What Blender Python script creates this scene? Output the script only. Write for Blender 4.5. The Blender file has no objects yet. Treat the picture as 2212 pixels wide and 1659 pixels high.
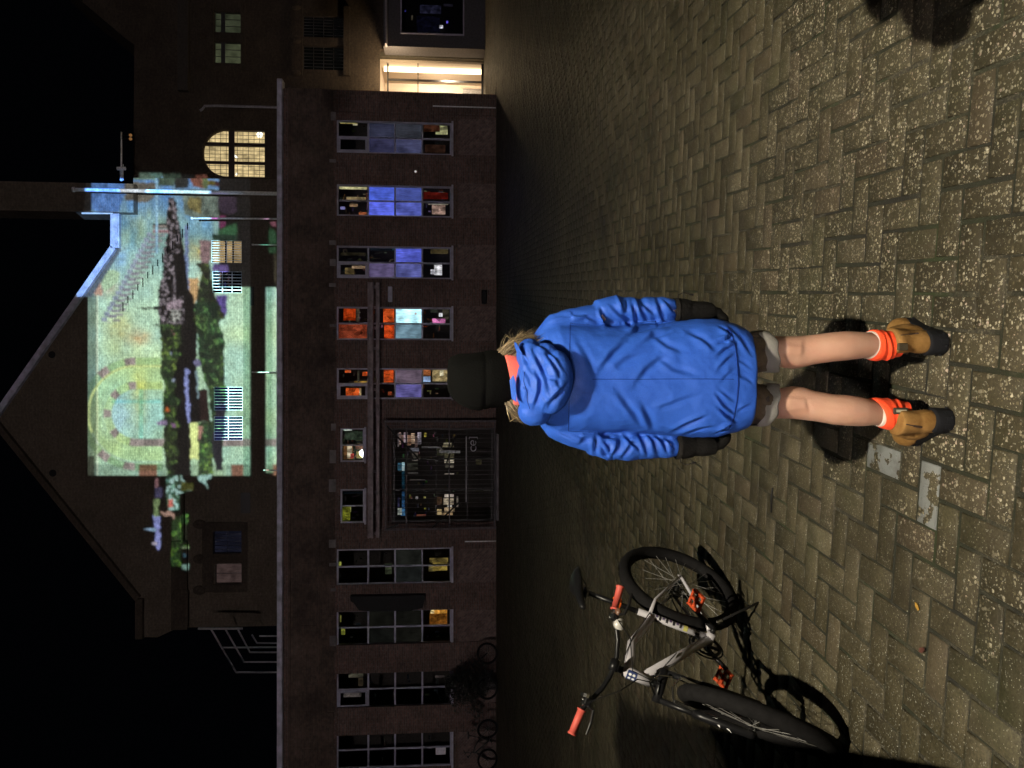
import bpy, math, random
import numpy as np
from mathutils import Vector, Matrix, noise

random.seed(7); np.random.seed(7)
C = bpy.data.collections.new("scene"); bpy.context.scene.collection.children.link(C)
S = bpy.context.scene

# ------------------------------------------------------------------ camera
H = 1.6                                   # eye height in metres
PITCH = math.radians(4.54)                # looking a little down
FV = 1661.2                               # focal length in units of a 2212 px wide picture
CP, SP = math.cos(PITCH), math.sin(PITCH)
cam = bpy.data.cameras.new("camera"); camo = bpy.data.objects.new("camera", cam); C.objects.link(camo)
cam.sensor_width = 36; cam.lens = 36 * 3028 / 4032; cam.clip_end = 1000; cam.clip_start = 0.05
up = Vector((0, SP, CP)); fwd = Vector((0, CP, -SP))
m = Matrix((-up, Vector((1, 0, 0)), -fwd)).transposed().to_4x4(); m.translation = (0, 0, H)
camo.matrix_world = m                     # the phone was held on its side: the picture lies on its right edge
S.camera = camo

# ------------------------------------------------------------------ world, exposure
w = bpy.data.worlds.new("World"); S.world = w; w.use_nodes = True
bg = w.node_tree.nodes['Background']; bg.inputs[0].default_value = (0.35, 0.42, 0.62, 1); bg.inputs[1].default_value = 0.0012
S.view_settings.view_transform = 'Standard'; S.view_settings.look = 'None'
S.view_settings.exposure = 0; S.view_settings.gamma = 1
S.render.engine = 'CYCLES'
S.cycles.use_denoising = True
S.cycles.max_bounces = 6; S.cycles.transparent_max_bounces = 12; S.cycles.caustics_reflective = False
S.cycles.caustics_refractive = False; S.cycles.sample_clamp_indirect = 2.0

LAMP_A = Vector((0.35, -1.9, 8.0))        # street lamp over the photographer
LAMP_B = Vector((-7.0, -24.0, 10.5))      # a floodlight on a mast, far behind
PROJ = Vector((1.0, -6.0, 9.2))           # the projector of the light show
def lamp(name, loc, energy, col, rad, parent=None, kind='POINT'):
    l = bpy.data.lights.new(name, kind); l.energy = energy; l.color = col
    if kind == 'POINT': l.shadow_soft_size = rad
    o = bpy.data.objects.new(name, l); C.objects.link(o); o.location = loc
    return o
LA = lamp('street_lamp_light', LAMP_A, 5700, (1.0, 0.90, 0.70), 0.09, kind='SPOT')
LA.data.shadow_soft_size = .09; LA.data.spot_size = math.radians(132); LA.data.spot_blend = 1.0
LA.rotation_euler = (math.radians(8), 0, 0)
LB = lamp('street_lamp_light', LAMP_B, 12000, (1.0, 0.88, 0.86), 0.30)
LP = lamp("projector_light", PROJ, 700000, (1, 1, 1), 0.0)

# ------------------------------------------------------------------ helpers
def W(vx, vy, Y):
    """point on the vertical plane at distance Y for a picture position (2212 px wide picture)"""
    rx = (829.5 - vy) / FV; u = (1106 - vx) / FV
    d = Vector((rx, CP + u * SP, -SP + u * CP)); t = Y / d.y
    return Vector((d.x * t, Y, H + d.z * t))
def G(vx, vy):
    rx = (829.5 - vy) / FV; u = (1106 - vx) / FV
    d = Vector((rx, CP + u * SP, -SP + u * CP)); t = -H / d.z
    return Vector((d.x * t, d.y * t, 0))
def project(P):
    P = np.asarray(P); Z = P[:, 2] - H
    d = P[:, 1] * CP - Z * SP; u = P[:, 1] * SP + Z * CP
    return 1106 - FV * u / d, 829.5 - FV * P[:, 0] / d
def lin(c):
    if max(c) > 1.001: c = [v / 255 for v in c]
    return tuple(v / 12.92 if v <= .04045 else ((v + .055) / 1.055) ** 2.4 for v in c)

class MB:
    def __init__(s): s.v = []; s.f = []; s.mi = []; s.cur = 0; s.col = []; s.c = (1, 1, 1)
    def add(s, vs, fs):
        b = len(s.v); s.v += [tuple(p) for p in vs]
        for f in fs: s.f.append(tuple(i + b for i in f)); s.mi.append(s.cur); s.col.append(s.c)
        return s
    def box(s, x0, x1, y0, y1, z0, z1, M=None):
        vs = [Vector(p) for p in ((x0,y0,z0),(x1,y0,z0),(x1,y1,z0),(x0,y1,z0),(x0,y0,z1),(x1,y0,z1),(x1,y1,z1),(x0,y1,z1))]
        if M is not None: vs = [M @ p for p in vs]
        return s.add(vs, ((3,2,1,0),(4,5,6,7),(0,1,5,4),(1,2,6,5),(2,3,7,6),(3,0,4,7)))
    def bevbox(s, x0, x1, y0, y1, z0, z1, b, M=None):
        bm_v = []
        def ring(ix, iy, z): return [(x0+ix,y0+b,z),(x0+b,y0+iy,z),(x1-b,y0+iy,z),(x1-ix,y0+b,z),(x1-ix,y1-b,z),(x1-b,y1-iy,z),(x0+b,y1-iy,z),(x0+ix,y1-b,z)]
        R = [ring(b,b,z0), ring(0,0,z0+b), ring(0,0,z1-b), ring(b,b,z1)]
        vs = [Vector(p) for r in R for p in r]
        if M is not None: vs = [M @ p for p in vs]
        fs = [tuple(range(7,-1,-1)), tuple(range(24,32))]
        for k in range(3):
            for i in range(8):
                j = (i+1) % 8; fs.append((k*8+i, k*8+j, k*8+8+j, k*8+8+i))
        return s.add(vs, fs)
    def rings(s, R, cap=True, close=True):
        n = len(R[0]); vs = [p for r in R for p in r]; fs = []
        for k in range(len(R)-1):
            for i in range(n if close else n-1):
                j = (i+1) % n; fs.append((k*n+i, k*n+j, (k+1)*n+j, (k+1)*n+i))
        if cap: fs.append(tuple(range(n-1,-1,-1))); fs.append(tuple(range((len(R)-1)*n, len(R)*n)))
        return s.add(vs, fs)
    def tube(s, pts, r, n=8, cap=True, squash=None):
        pts = [Vector(p) for p in pts]; rs = r if isinstance(r, (list, tuple)) else [r]*len(pts)
        R = []; prev = None
        for i, p in enumerate(pts):
            t = (pts[min(i+1,len(pts)-1)] - pts[max(i-1,0)]).normalized()
            if prev is None:
                a = Vector((0,0,1)) if abs(t.z) < .9 else Vector((0,1,0)); u = t.cross(a).normalized()
            else: u = (prev - t * prev.dot(t)).normalized()
            prev = u; v = t.cross(u)
            R.append([p + (u*math.cos(2*math.pi*k/n) + v*math.sin(2*math.pi*k/n))*rs[i] for k in range(n)])
        return s.rings(R, cap)
    def ell(s, c, r, n=16, m_=10, M=None):
        c = Vector(c); R = []
        for i in range(m_+1):
            a = -math.pi/2 + math.pi*i/m_; q = max(math.cos(a), 1e-3)
            R.append([Vector((math.cos(2*math.pi*k/n)*q*r[0], math.sin(2*math.pi*k/n)*q*r[1], math.sin(a)*r[2])) for k in range(n)])
        if M is not None: R = [[M @ p for p in q] for q in R]
        return s.rings([[p + c for p in q] for q in R])
    def extr(s, poly, y0, y1):
        """polygon of (x,z) extruded between y0 and y1"""
        n = len(poly); vs = [(p[0], y0, p[1]) for p in poly] + [(p[0], y1, p[1]) for p in poly]
        fs = [tuple(range(n)), tuple(range(2*n-1, n-1, -1))]
        for i in range(n): j = (i+1) % n; fs.append((i, i+n, j+n, j))
        return s.add(vs, fs)
    def xf(s, M): s.v = [tuple(M @ Vector(p)) for p in s.v]; return s
    def build(s, name, mat, parent=None, smooth=False, colors=False, fix=True):
        me = bpy.data.meshes.new(name); me.from_pydata(s.v, [], s.f)
        mats = mat if isinstance(mat, (list, tuple)) else [mat]
        for q in mats: me.materials.append(q)
        if len(mats) > 1: me.polygons.foreach_set('material_index', s.mi)
        if smooth: me.polygons.foreach_set('use_smooth', [True]*len(me.polygons))
        if fix:
            import bmesh
            bm = bmesh.new(); bm.from_mesh(me); bmesh.ops.recalc_face_normals(bm, faces=bm.faces); bm.to_mesh(me); bm.free()
        if colors:
            at = me.color_attributes.new('col', 'FLOAT_COLOR', 'CORNER'); arr = []
            for p, c in zip(me.polygons, s.col): arr += [c[0], c[1], c[2], 1.0] * p.loop_total
            at.data.foreach_set('color', arr)
        o = bpy.data.objects.new(name, me); C.objects.link(o); par(o, parent); return o
def parts(mb, name, mat, parent, smooth=False):
    """one object for every separate piece collected in mb"""
    n = len(mb.v); up_ = list(range(n))
    def find(a):
        while up_[a] != a: up_[a] = up_[up_[a]]; a = up_[a]
        return a
    for f in mb.f:
        r0 = find(f[0])
        for i in f[1:]: up_[find(i)] = r0
    grp = {}
    for f in mb.f: grp.setdefault(find(f[0]), []).append(f)
    out = []
    for fs in grp.values():
        ids = sorted({i for f in fs for i in f}); mp_ = {a: k for k, a in enumerate(ids)}
        q = MB(); q.add([mb.v[i] for i in ids], [tuple(mp_[i] for i in f) for f in fs]); out.append(q.build(name, mat, parent, smooth))
    return out
def par(o, parent):
    if parent is not None:
        o.parent = parent
        o.matrix_parent_inverse = Matrix.Translation(-Vector(parent['base'])) if 'base' in parent else Matrix.Identity(4)
def tag(o, label, cat, group=None):
    o['label'] = label; o['category'] = cat
    if group: o['group'] = group
    return o
def root(name, loc, label, cat, group=None):
    o = bpy.data.objects.new(name, None); C.objects.link(o); o.location = loc; o['base'] = tuple(float(v) for v in loc)
    o.empty_display_size = .1
    return tag(o, label, cat, group)
def struct(o): o['kind'] = 'structure'; return o

# ------------------------------------------------------------------ materials
def newmat(name):
    m_ = bpy.data.materials.new(name); m_.use_nodes = True; nt = m_.node_tree
    return m_, nt, nt.nodes['Principled BSDF']
def N(nt, typ, **kw):
    n = nt.nodes.new(typ)
    for k, v in kw.items():
        if isinstance(k, str) and hasattr(n, k): setattr(n, k, v)
    return n
def mix(nt, fac, a, b, blend='MIX'):
    n = nt.nodes.new('ShaderNodeMix'); n.data_type = 'RGBA'; n.blend_type = blend
    for sock, v in ((n.inputs[0], fac), (n.inputs[6], a), (n.inputs[7], b)):
        if hasattr(v, 'links'): nt.links.new(v, sock)
        elif isinstance(v, (int, float)): sock.default_value = v if sock == n.inputs[0] else (v,)*3 + (1,)
        else: sock.default_value = (*v[:3], 1)
    return n.outputs[2]
def ramp(nt, src, stops):
    n = nt.nodes.new('ShaderNodeValToRGB'); e = n.color_ramp.elements
    while len(e) < len(stops): e.new(.5)
    for q, (p, c) in zip(e, stops): q.position = p; q.color = (*c, 1) if isinstance(c, tuple) else (c, c, c, 1)
    nt.links.new(src, n.inputs[0]); return n.outputs[0]
def math_(nt, op, a, b=None, clamp=False):
    n = nt.nodes.new('ShaderNodeMath'); n.operation = op; n.use_clamp = clamp
    for i, v in enumerate((a, b)):
        if v is None: continue
        if hasattr(v, 'links'): nt.links.new(v, n.inputs[i])
        else: n.inputs[i].default_value = v
    return n.outputs[0]
def noi(nt, scale, detail=3, vec=None, rough=.55, w_=None):
    n = nt.nodes.new('ShaderNodeTexNoise'); n.inputs['Scale'].default_value = scale; n.inputs['Detail'].default_value = detail
    n.inputs['Roughness'].default_value = rough
    if vec is None: vec = nt.nodes.new('ShaderNodeTexCoord').outputs['Object']
    nt.links.new(vec, n.inputs['Vector']); return n.outputs['Fac']
def bump(nt, bsdf, h, strength=.3, dist=.01):
    b = nt.nodes.new('ShaderNodeBump'); b.inputs['Strength'].default_value = strength; b.inputs['Distance'].default_value = dist
    nt.links.new(h, b.inputs['Height']); nt.links.new(b.outputs[0], bsdf.inputs['Normal'])
def simple(name, col, rough=.6, metal=0, var=.25, scale=12, bumpk=0., spec=.5, bscale=60):
    m_, nt, b = newmat(name)
    f = noi(nt, scale, 4)
    a = tuple(max(0, c*(1-var)) for c in col); d = tuple(min(1, c*(1+var)) for c in col)
    nt.links.new(ramp(nt, f, [(.3, a), (.7, d)]), b.inputs['Base Color'])
    b.inputs['Roughness'].default_value = rough; b.inputs['Metallic'].default_value = metal
    b.inputs['Specular IOR Level'].default_value = spec
    if bumpk: bump(nt, b, noi(nt, bscale, 3), bumpk, .004)
    return m_
def emit(name, col, strength=1., tex=None):
    m_ = bpy.data.materials.new(name); m_.use_nodes = True; nt = m_.node_tree; nt.nodes.clear()
    e = nt.nodes.new('ShaderNodeEmission'); e.inputs[1].default_value = strength
    o = nt.nodes.new('ShaderNodeOutputMaterial'); nt.links.new(e.outputs[0], o.inputs[0])
    if tex == 'frost':
        tc = nt.nodes.new('ShaderNodeTexCoord'); mp = nt.nodes.new('ShaderNodeMapping'); mp.inputs['Scale'].default_value = (30, 30, 4)
        nt.links.new(tc.outputs['Object'], mp.inputs[0])
        f = noi(nt, 1., 4, mp.outputs[0]); g = noi(nt, 2.2, 2)
        c = mix(nt, 1., ramp(nt, f, [(.3, .68), (.7, 1.2)]), ramp(nt, g, [(.3, .45), (.7, 1.3)]), 'MULTIPLY')
        nt.links.new(mix(nt, 1., c, col, 'MULTIPLY'), e.inputs[0])
    elif tex == 'col':
        a = nt.nodes.new('ShaderNodeAttribute'); a.attribute_name = 'col'; 
        f = noi(nt, 5.5, 5, rough=.7); v = nt.nodes.new('ShaderNodeTexVoronoi'); v.inputs['Scale'].default_value = 9; tc = nt.nodes.new('ShaderNodeTexCoord'); mp = nt.nodes.new('ShaderNodeMapping'); mp.inputs['Scale'].default_value = (1, 1, .45)
        nt.links.new(tc.outputs['Object'], mp.inputs[0]); nt.links.new(mp.outputs[0], v.inputs['Vector']); sc = nt.nodes.new('ShaderNodeSeparateColor'); nt.links.new(v.outputs['Color'], sc.inputs[0])
        k_ = math_(nt, 'MULTIPLY', ramp(nt, f, [(.32, .18), (.68, 1.35)]), ramp(nt, sc.outputs[0], [(0., .35), (1., 1.25)]))
        nt.links.new(mix(nt, 1., a.outputs['Color'], k_, 'MULTIPLY'), e.inputs[0])
    else: e.inputs[0].default_value = (*col, 1)
    return m_
def brick(name, c1, c2, mortar, rot=0., stain=.5, row=.0625, wid=.22):
    m_, nt, b = newmat(name)
    tc = nt.nodes.new('ShaderNodeTexCoord'); sx = nt.nodes.new('ShaderNodeSeparateXYZ'); nt.links.new(tc.outputs['Object'], sx.inputs[0])
    cb = nt.nodes.new('ShaderNodeCombineXYZ')
    nt.links.new(math_(nt, 'ADD', sx.outputs[0], sx.outputs[1]), cb.inputs[0]); nt.links.new(sx.outputs[2], cb.inputs[1])
    mp = nt.nodes.new('ShaderNodeMapping'); mp.inputs['Rotation'].default_value = (0, 0, rot); nt.links.new(cb.outputs[0], mp.inputs[0])
    t = nt.nodes.new('ShaderNodeTexBrick'); nt.links.new(mp.outputs[0], t.inputs[0])
    t.inputs['Scale'].default_value = 1; t.inputs['Brick Width'].default_value = wid; t.inputs['Row Height'].default_value = row
    t.inputs['Mortar Size'].default_value = .009; t.inputs['Mortar Smooth'].default_value = .2
    t.inputs['Color1'].default_value = (*c1, 1); t.inputs['Color2'].default_value = (*c2, 1); t.inputs['Mortar'].default_value = (*mortar, 1)
    big = noi(nt, .9, 5); fine = noi(nt, 9, 4)
    c = mix(nt, 1., t.outputs[0], ramp(nt, big, [(.3, 1-stain*.55), (.7, 1+stain*.35)]), 'MULTIPLY')
    c = mix(nt, 1., c, ramp(nt, fine, [(.3, .72), (.7, 1.22)]), 'MULTIPLY')
    nt.links.new(c, b.inputs['Base Color']); b.inputs['Roughness'].default_value = .85; b.inputs['Specular IOR Level'].default_value = .25
    bump(nt, b, math_(nt, 'MULTIPLY', t.outputs['Fac'], -1.), .5, .01)
    return m_
M_brick = brick('brick_front', (.165, .092, .074), (.092, .058, .052), (.150, .130, .120))
M_brickh = brick('brick_herringbone', (.205, .135, .120), (.125, .084, .076), (.165, .140, .130), rot=math.radians(45), stain=.2, row=.075, wid=.15)
M_frieze = brick('brick_frieze', (.120, .080, .064), (.085, .060, .050), (.105, .085, .072), stain=.9)
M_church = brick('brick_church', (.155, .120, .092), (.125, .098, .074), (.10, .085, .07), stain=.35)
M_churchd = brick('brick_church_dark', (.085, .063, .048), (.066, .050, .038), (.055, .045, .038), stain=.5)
M_stone = simple('stone_coping', (.44, .43, .54), .7, var=.35, scale=3)
M_cream = simple('pale_coping', (.62, .62, .62), .6, var=.15)
M_concrete = simple('concrete', (.17, .155, .16), .85, var=.45, scale=2.5)
M_wframe = simple('window_steel', (.36, .35, .46), .45, var=.25, scale=4)
M_dark = simple('dark_metal', (.018, .017, .018), .5, var=.3)
M_black = simple('black_paint', (.008, .008, .009), .6, spec=.2)
M_pipe = simple('zinc_pipe', (.30, .28, .31), .4, metal=.2)
M_pipew = simple('white_pipe', (.75, .74, .78), .4)
M_steelg = simple('gate_steel', (.085, .07, .08), .6, var=.4)
M_steel = simple('painted_steel', (.20, .155, .17), .55, var=.4, scale=5)
M_room = simple('room_wall', (.05, .045, .04), .9)
def glassmat(name, tint=.9, gloss=.1):
    m_ = bpy.data.materials.new(name); m_.use_nodes = True; nt = m_.node_tree; nt.nodes.clear()
    t = nt.nodes.new('ShaderNodeBsdfTransparent'); t.inputs[0].default_value = (tint,)*3 + (1,)
    g = nt.nodes.new('ShaderNodeBsdfGlossy'); g.inputs['Roughness'].default_value = .012
    mx = nt.nodes.new('ShaderNodeMixShader'); mx.inputs[0].default_value = gloss
    fr = nt.nodes.new('ShaderNodeFresnel'); fr.inputs[0].default_value = 1.45
    nt.links.new(math_(nt, 'MULTIPLY', fr.outputs[0], gloss*5, True), mx.inputs[0])
    nt.links.new(t.outputs[0], mx.inputs[1]); nt.links.new(g.outputs[0], mx.inputs[2])
    o = nt.nodes.new('ShaderNodeOutputMaterial'); nt.links.new(mx.outputs[0], o.inputs[0]); return m_
M_glass = glassmat('window_glass')
M_glow = emit('glowing_things', (1, 1, 1), 1., 'col')  # interior things glow by themselves; the room light is put into their colour
# ------------------------------------------------------------------ the ground: herringbone pavers
def paver_mat():
    m_, nt, b = newmat('wet_concrete_paver')
    at = nt.nodes.new('ShaderNodeAttribute'); at.attribute_name = 'pv'
    sp = nt.nodes.new('ShaderNodeSeparateColor'); nt.links.new(at.outputs['Color'], sp.inputs[0])
    tone, wash, paint = sp.outputs[0], sp.outputs[1], sp.outputs[2]
    base = ramp(nt, tone, [(0, (.036, .031, .018)), (.5, (.054, .046, .027)), (1, (.078, .067, .042))])
    fine = noi(nt, 95, 5, rough=.7); mid = noi(nt, 7, 4); big = noi(nt, .8, 3)
    base = mix(nt, 1., base, ramp(nt, fine, [(.28, .45), (.72, 1.55)]), 'MULTIPLY')
    base = mix(nt, 1., base, ramp(nt, mid, [(.3, .72), (.7, 1.25)]), 'MULTIPLY')
    # exposed aggregate: pale stones of a centimetre in the worn pavers
    tc = nt.nodes.new('ShaderNodeTexCoord')
    nz_ = nt.nodes.new('ShaderNodeTexNoise'); nz_.inputs['Scale'].default_value = 70; nt.links.new(tc.outputs['Object'], nz_.inputs['Vector'])
    va = nt.nodes.new('ShaderNodeVectorMath'); va.operation = 'MULTIPLY_ADD'; va.inputs[1].default_value = (.011, .011, .011); nt.links.new(nz_.outputs['Color'], va.inputs[0]); nt.links.new(tc.outputs['Object'], va.inputs[2])
    def stones(scale, thr, amt):
        v = nt.nodes.new('ShaderNodeTexVoronoi'); v.inputs['Scale'].default_value = scale; v.inputs['Randomness'].default_value = 1
        nt.links.new(va.outputs[0], v.inputs['Vector'])
        sc = nt.nodes.new('ShaderNodeSeparateColor'); nt.links.new(v.outputs['Color'], sc.inputs[0])
        rad = math_(nt, 'MULTIPLY', sc.outputs[1], thr)
        inside = math_(nt, 'LESS_THAN', v.outputs['Distance'], rad)
        keep = math_(nt, 'LESS_THAN', sc.outputs[0], amt)
        return math_(nt, 'MULTIPLY', inside, keep), sc.outputs[2], v.outputs['Distance']
    s1, r1, d1 = stones(92, .62, .72); s2, r2, d2 = stones(170, .55, .15); s3, r3, d3 = stones(260, .6, .07)
    wm = math_(nt, 'ADD', math_(nt, 'MULTIPLY', wash, 1.0), math_(nt, 'MULTIPLY', math_(nt, 'SUBTRACT', noi(nt, 3.1, 4), .5), 1.6))
    wm = ramp(nt, wm, [(.46, 0.), (.62, 1.)])
    stonecol = mix(nt, math_(nt, 'POWER', r1, 2.2), (.10, .085, .05), (.50, .46, .35))
    pinkish = mix(nt, math_(nt, 'GREATER_THAN', r1, .90), stonecol, (.34, .27, .22))
    k1 = math_(nt, 'MULTIPLY', s1, wm)
    base = mix(nt, math_(nt, 'MULTIPLY', wm, .38), base, (.040, .034, .022))
    base = mix(nt, k1, base, pinkish)
    base = mix(nt, math_(nt, 'MULTIPLY', s2, .6), base, mix(nt, r2, (.13, .12, .085), (.36, .35, .28)))
    base = mix(nt, math_(nt, 'MULTIPLY', s3, .6), base, (.5, .5, .45))
    pm = math_(nt, 'GREATER_THAN', math_(nt, 'MULTIPLY', paint, ramp(nt, noi(nt, 17, 5), [(.42, 0.), (.50, 1.)])), .5)
    base = mix(nt, pm, base, mix(nt, mid, (.13, .14, .14), (.20, .21, .21)))
    base = mix(nt, 1., base, ramp(nt, big, [(.32, .62), (.5, 1.), (.7, 1.2)]), 'MULTIPLY')
    base = mix(nt, ramp(nt, noi(nt, 2.6, 5, rough=.7), [(.56, 0.), (.68, .55)]), base, (.026, .022, .015))
    warm = nt.nodes.new('ShaderNodeTexWhiteNoise'); warm.noise_dimensions = '1D'; nt.links.new(tone, warm.inputs['W'])
    base = mix(nt, math_(nt, 'MULTIPLY', math_(nt, 'GREATER_THAN', warm.outputs['Value'], .86), .28), base, (.085, .060, .042))
    # damp algae between the stones
    base = mix(nt, ramp(nt, noi(nt, 1.7, 4), [(.52, 0.), (.75, .45)]), base, (.040, .045, .020))
    nt.links.new(base, b.inputs['Base Color'])
    nt.links.new(ramp(nt, noi(nt, 30, 4), [(.3, .42), (.7, .75)]), b.inputs['Roughness'])
    b.inputs['Specular IOR Level'].default_value = .22
    hgt = math_(nt, 'ADD', math_(nt, 'MULTIPLY', fine, .5), math_(nt, 'MULTIPLY', math_(nt, 'MULTIPLY', k1, math_(nt, 'SUBTRACT', .6, d1)), 1.6))
    bump(nt, b, hgt, .7, .004)
    return m_
M_paver = paver_mat()
def grout_mat():
    m_, nt, b = newmat('mossy_joint')
    c = ramp(nt, noi(nt, 2.3, 5), [(.36, (.010, .009, .006)), (.55, (.014, .016, .006)), (.72, (.022, .034, .008))])
    c = mix(nt, ramp(nt, noi(nt, 1.3, 5, rough=.7), [(.50, 0.), (.60, 1.)]), c, ramp(nt, noi(nt, 120, 3), [(.35, (.018, .016, .010)), (.6, (.060, .053, .034)), (.72, (.20, .18, .13))]))
    nt.links.new(c, b.inputs['Base Color']); b.inputs['Roughness'].default_value = .95
    bump(nt, b, noi(nt, 180, 3), .8, .006); return m_
M_grout = grout_mat()

def make_pavers():
    a = .112; g = .0130
    ang = math.radians(7.0); d = np.array([math.sin(ang), math.cos(ang)]); e = np.array([math.cos(ang), -math.sin(ang)])
    I, J = np.meshgrid(np.arange(-330, 331), np.arange(-60, 460), indexing='ij')
    k = (I - J) % 4
    hor = k == 0; ver = k == 3
    i = np.concatenate([I[hor], I[ver]]); j = np.concatenate([J[hor], J[ver]])
    ln = np.concatenate([np.ones(hor.sum()), np.zeros(ver.sum())]).astype(bool)
    x0 = i*a; y0 = j*a; x1 = x0 + np.where(ln, 2*a, a); y1 = y0 + np.where(ln, a, 2*a)
    cx = (x0+x1)/2; cy = (y0+y1)/2
    wc = cx[:, None]*e + cy[:, None]*d
    X, Y = wc[:, 0], wc[:, 1]
    keep = (Y > -1.6) & (Y < 27.05) & (np.abs(X) < .60*Y + 2.6) & (X > -16) & (X < 17)
    keep |= (Y >= 27.05) & (Y < 39.8) & (X > 10.6) & (X < 21)
    x0, x1, y0, y1, X, Y = (q[keep] for q in (x0, x1, y0, y1, X, Y)); n = len(x0)
    rng = np.random.RandomState(3)
    jit = rng.uniform(-.0034, .0034, (n, 4))
    x0 = x0+g/2+jit[:, 0]; x1 = x1-g/2+jit[:, 1]; y0 = y0+g/2+jit[:, 2]; y1 = y1-g/2+jit[:, 3]
    b = .0035
    z = rng.normal(0, .0010, n); tilt = rng.normal(0, .0012, (n, 2))
    V = np.zeros((n, 12, 3))
    for q, (ax, ay, hx, hy, zz) in enumerate([(x0,y0,0,0,-.02),(x1,y0,0,0,-.02),(x1,y1,0,0,-.02),(x0,y1,0,0,-.02),
                                (x0,y0,0,0,-.0035),(x1,y0,0,0,-.0035),(x1,y1,0,0,-.0035),(x0,y1,0,0,-.0035),
                                (x0,y0,b,b,0),(x1,y0,-b,b,0),(x1,y1,-b,-b,0),(x0,y1,b,-b,0)]):
        xx = ax+hx; yy = ay+hy; c = xx[:, None]*e + yy[:, None]*d
        V[:, q, :2] = c
        sx = (xx-(x0+x1)/2)/.1; sy = (yy-(y0+y1)/2)/.1
        V[:, q, 2] = zz + z + sx*tilt[:, 0] + sy*tilt[:, 1]
    F = []
    base = np.array([(8,9,10,11),(4,5,9,8),(5,6,10,9),(6,7,11,10),(7,4,8,11),(0,1,5,4),(1,2,6,5),(2,3,7,6),(3,0,4,7)])
    F = (base[None] + (np.arange(n)*12)[:, None, None]).reshape(-1, 4)
    me = bpy.data.meshes.new('ground'); me.vertices.add(n*12); me.vertices.foreach_set('co', V.reshape(-1))
    me.loops.add(F.size); me.loops.foreach_set('vertex_index', F.reshape(-1)); me.polygons.add(len(F))
    me.polygons.foreach_set('loop_start', np.arange(len(F))*4); me.polygons.foreach_set('loop_total', np.full(len(F), 4))
    me.update(); me.validate()
    # wear: washed-out pavers lie near the camera to the right and along one strip
    def blob(px, py, r, s=1.): return s*np.exp(-(((X-px)**2+(Y-py)**2)/r**2))
    wash = blob(.7, 2.3, 1.0, .75)+blob(.9, 3.2, .8, .6)+blob(-.2, 2.2, .5, .45)+blob(1.6, 3.0, .9, .4)+blob(.45, 3.6, .5, .35)
    wash = np.clip(wash*1.15, 0, .80)+rng.uniform(-.12, .26, n)
    tone = np.clip(rng.normal(.5, .28, n), 0, 1)
    paint = np.zeros(n)
    for q, (vx, vy, rr) in enumerate(((1905, 1020, .055), (1985, 1055, .075))):
        p = G(vx, vy); paint[((X-p.x)**2+(Y-p.y)**2) < rr**2] = 1
    at = me.color_attributes.new('pv', 'FLOAT_COLOR', 'POINT')
    col = np.stack([tone, wash, paint, np.ones(n)], 1).repeat(12, 0)
    at.data.foreach_set('color', col.reshape(-1))
    me.materials.append(M_paver)
    o = bpy.data.objects.new('ground', me); C.objects.link(o); struct(o)
make_pavers()
b_ = MB(); b_.add([(-300, -300, -.0062), (300, -300, -.0062), (300, 300, -.0062), (-300, 300, -.0062)], [(0, 1, 2, 3)])
struct(b_.build('ground_joints', M_grout))
# ------------------------------------------------------------------ walls with openings
def wall(mb, x0, x1, z0, z1, holes, y, depth):
    xs = sorted({x0, x1, *[h[0] for h in holes], *[h[1] for h in holes]}); zs = sorted({z0, z1, *[h[2] for h in holes], *[h[3] for h in holes]})
    inside = lambda a, b: any(h[0] < a < h[1] and h[2] < b < h[3] for h in holes)
    for i in range(len(xs)-1):
        for j in range(len(zs)-1):
            if not inside((xs[i]+xs[i+1])/2, (zs[j]+zs[j+1])/2):
                mb.add([(xs[i], y, zs[j]), (xs[i+1], y, zs[j]), (xs[i+1], y, zs[j+1]), (xs[i], y, zs[j+1])], [(0, 1, 2, 3)])
    for a, b, c, d in holes:
        mb.add([(a,y,c),(b,y,c),(b,y,d),(a,y,d),(a,y+depth,c),(b,y+depth,c),(b,y+depth,d),(a,y+depth,d)],
               [(0,4,5,1),(1,5,6,2),(2,6,7,3),(3,7,4,0)])
YF = 27.2
def rectW(x0, x1, y0, y1, Y):          # picture rectangle -> (xmin, xmax, zmin, zmax)
    a = W(x1, y1, Y); b = W(x0, y0, Y); return a.x, b.x, a.z, b.z
zt = W(612, 829, YF).z; zc = W(600, 829, YF).z; XR = W(900, 199, YF).x; XL = -16.5
bl = root('brick_building', (0, YF, 0), 'long low flat-roofed brick building with tall steel windows across the square', 'building')
wins = [(258, 335, 1), (397, 470, 2), (530, 603, 3), (662, 735, 4), (795, 862, 5), (1187, 1260, 8), (1320, 1390, 9), (1452, 1525, 10), (1583, 1655, 11)]
shorts = [(925, 998, 6), (1057, 1130, 7)]
holes = []
rows = [727, 795, 853, 912, 975]
for a, b, i in wins: holes.append(rectW(727, 975, a, b, YF))
for a, b, i in shorts: holes.append(rectW(735, 787, a, b, YF))
gx0, gx1, gz0, gz1 = rectW(846, 1068, 925, 1128, YF); gz0 = 0.02
holes.append((gx0, gx1, gz0, gz1))
mb = MB(); wall(mb, XL, XR, 0, zt, holes, YF, .22)
mb.add([(XR, YF, 0), (XR, YF+8.2, 0), (XR, YF+8.2, zt), (XR, YF, zt)], [(0, 1, 2, 3)])
mb.add([(XL, YF, 0), (XL, YF+8.2, 0), (XL, YF+8.2, zt), (XL, YF, zt)], [(3, 2, 1, 0)])
mb.build('wall', M_brick, bl, fix=False)
mb = MB(); mb.box(XL+.02, XR-.02, YF+.02, YF+8.2, zt-.32, zt-.02); mb.build('roof', M_dark, bl)
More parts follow.
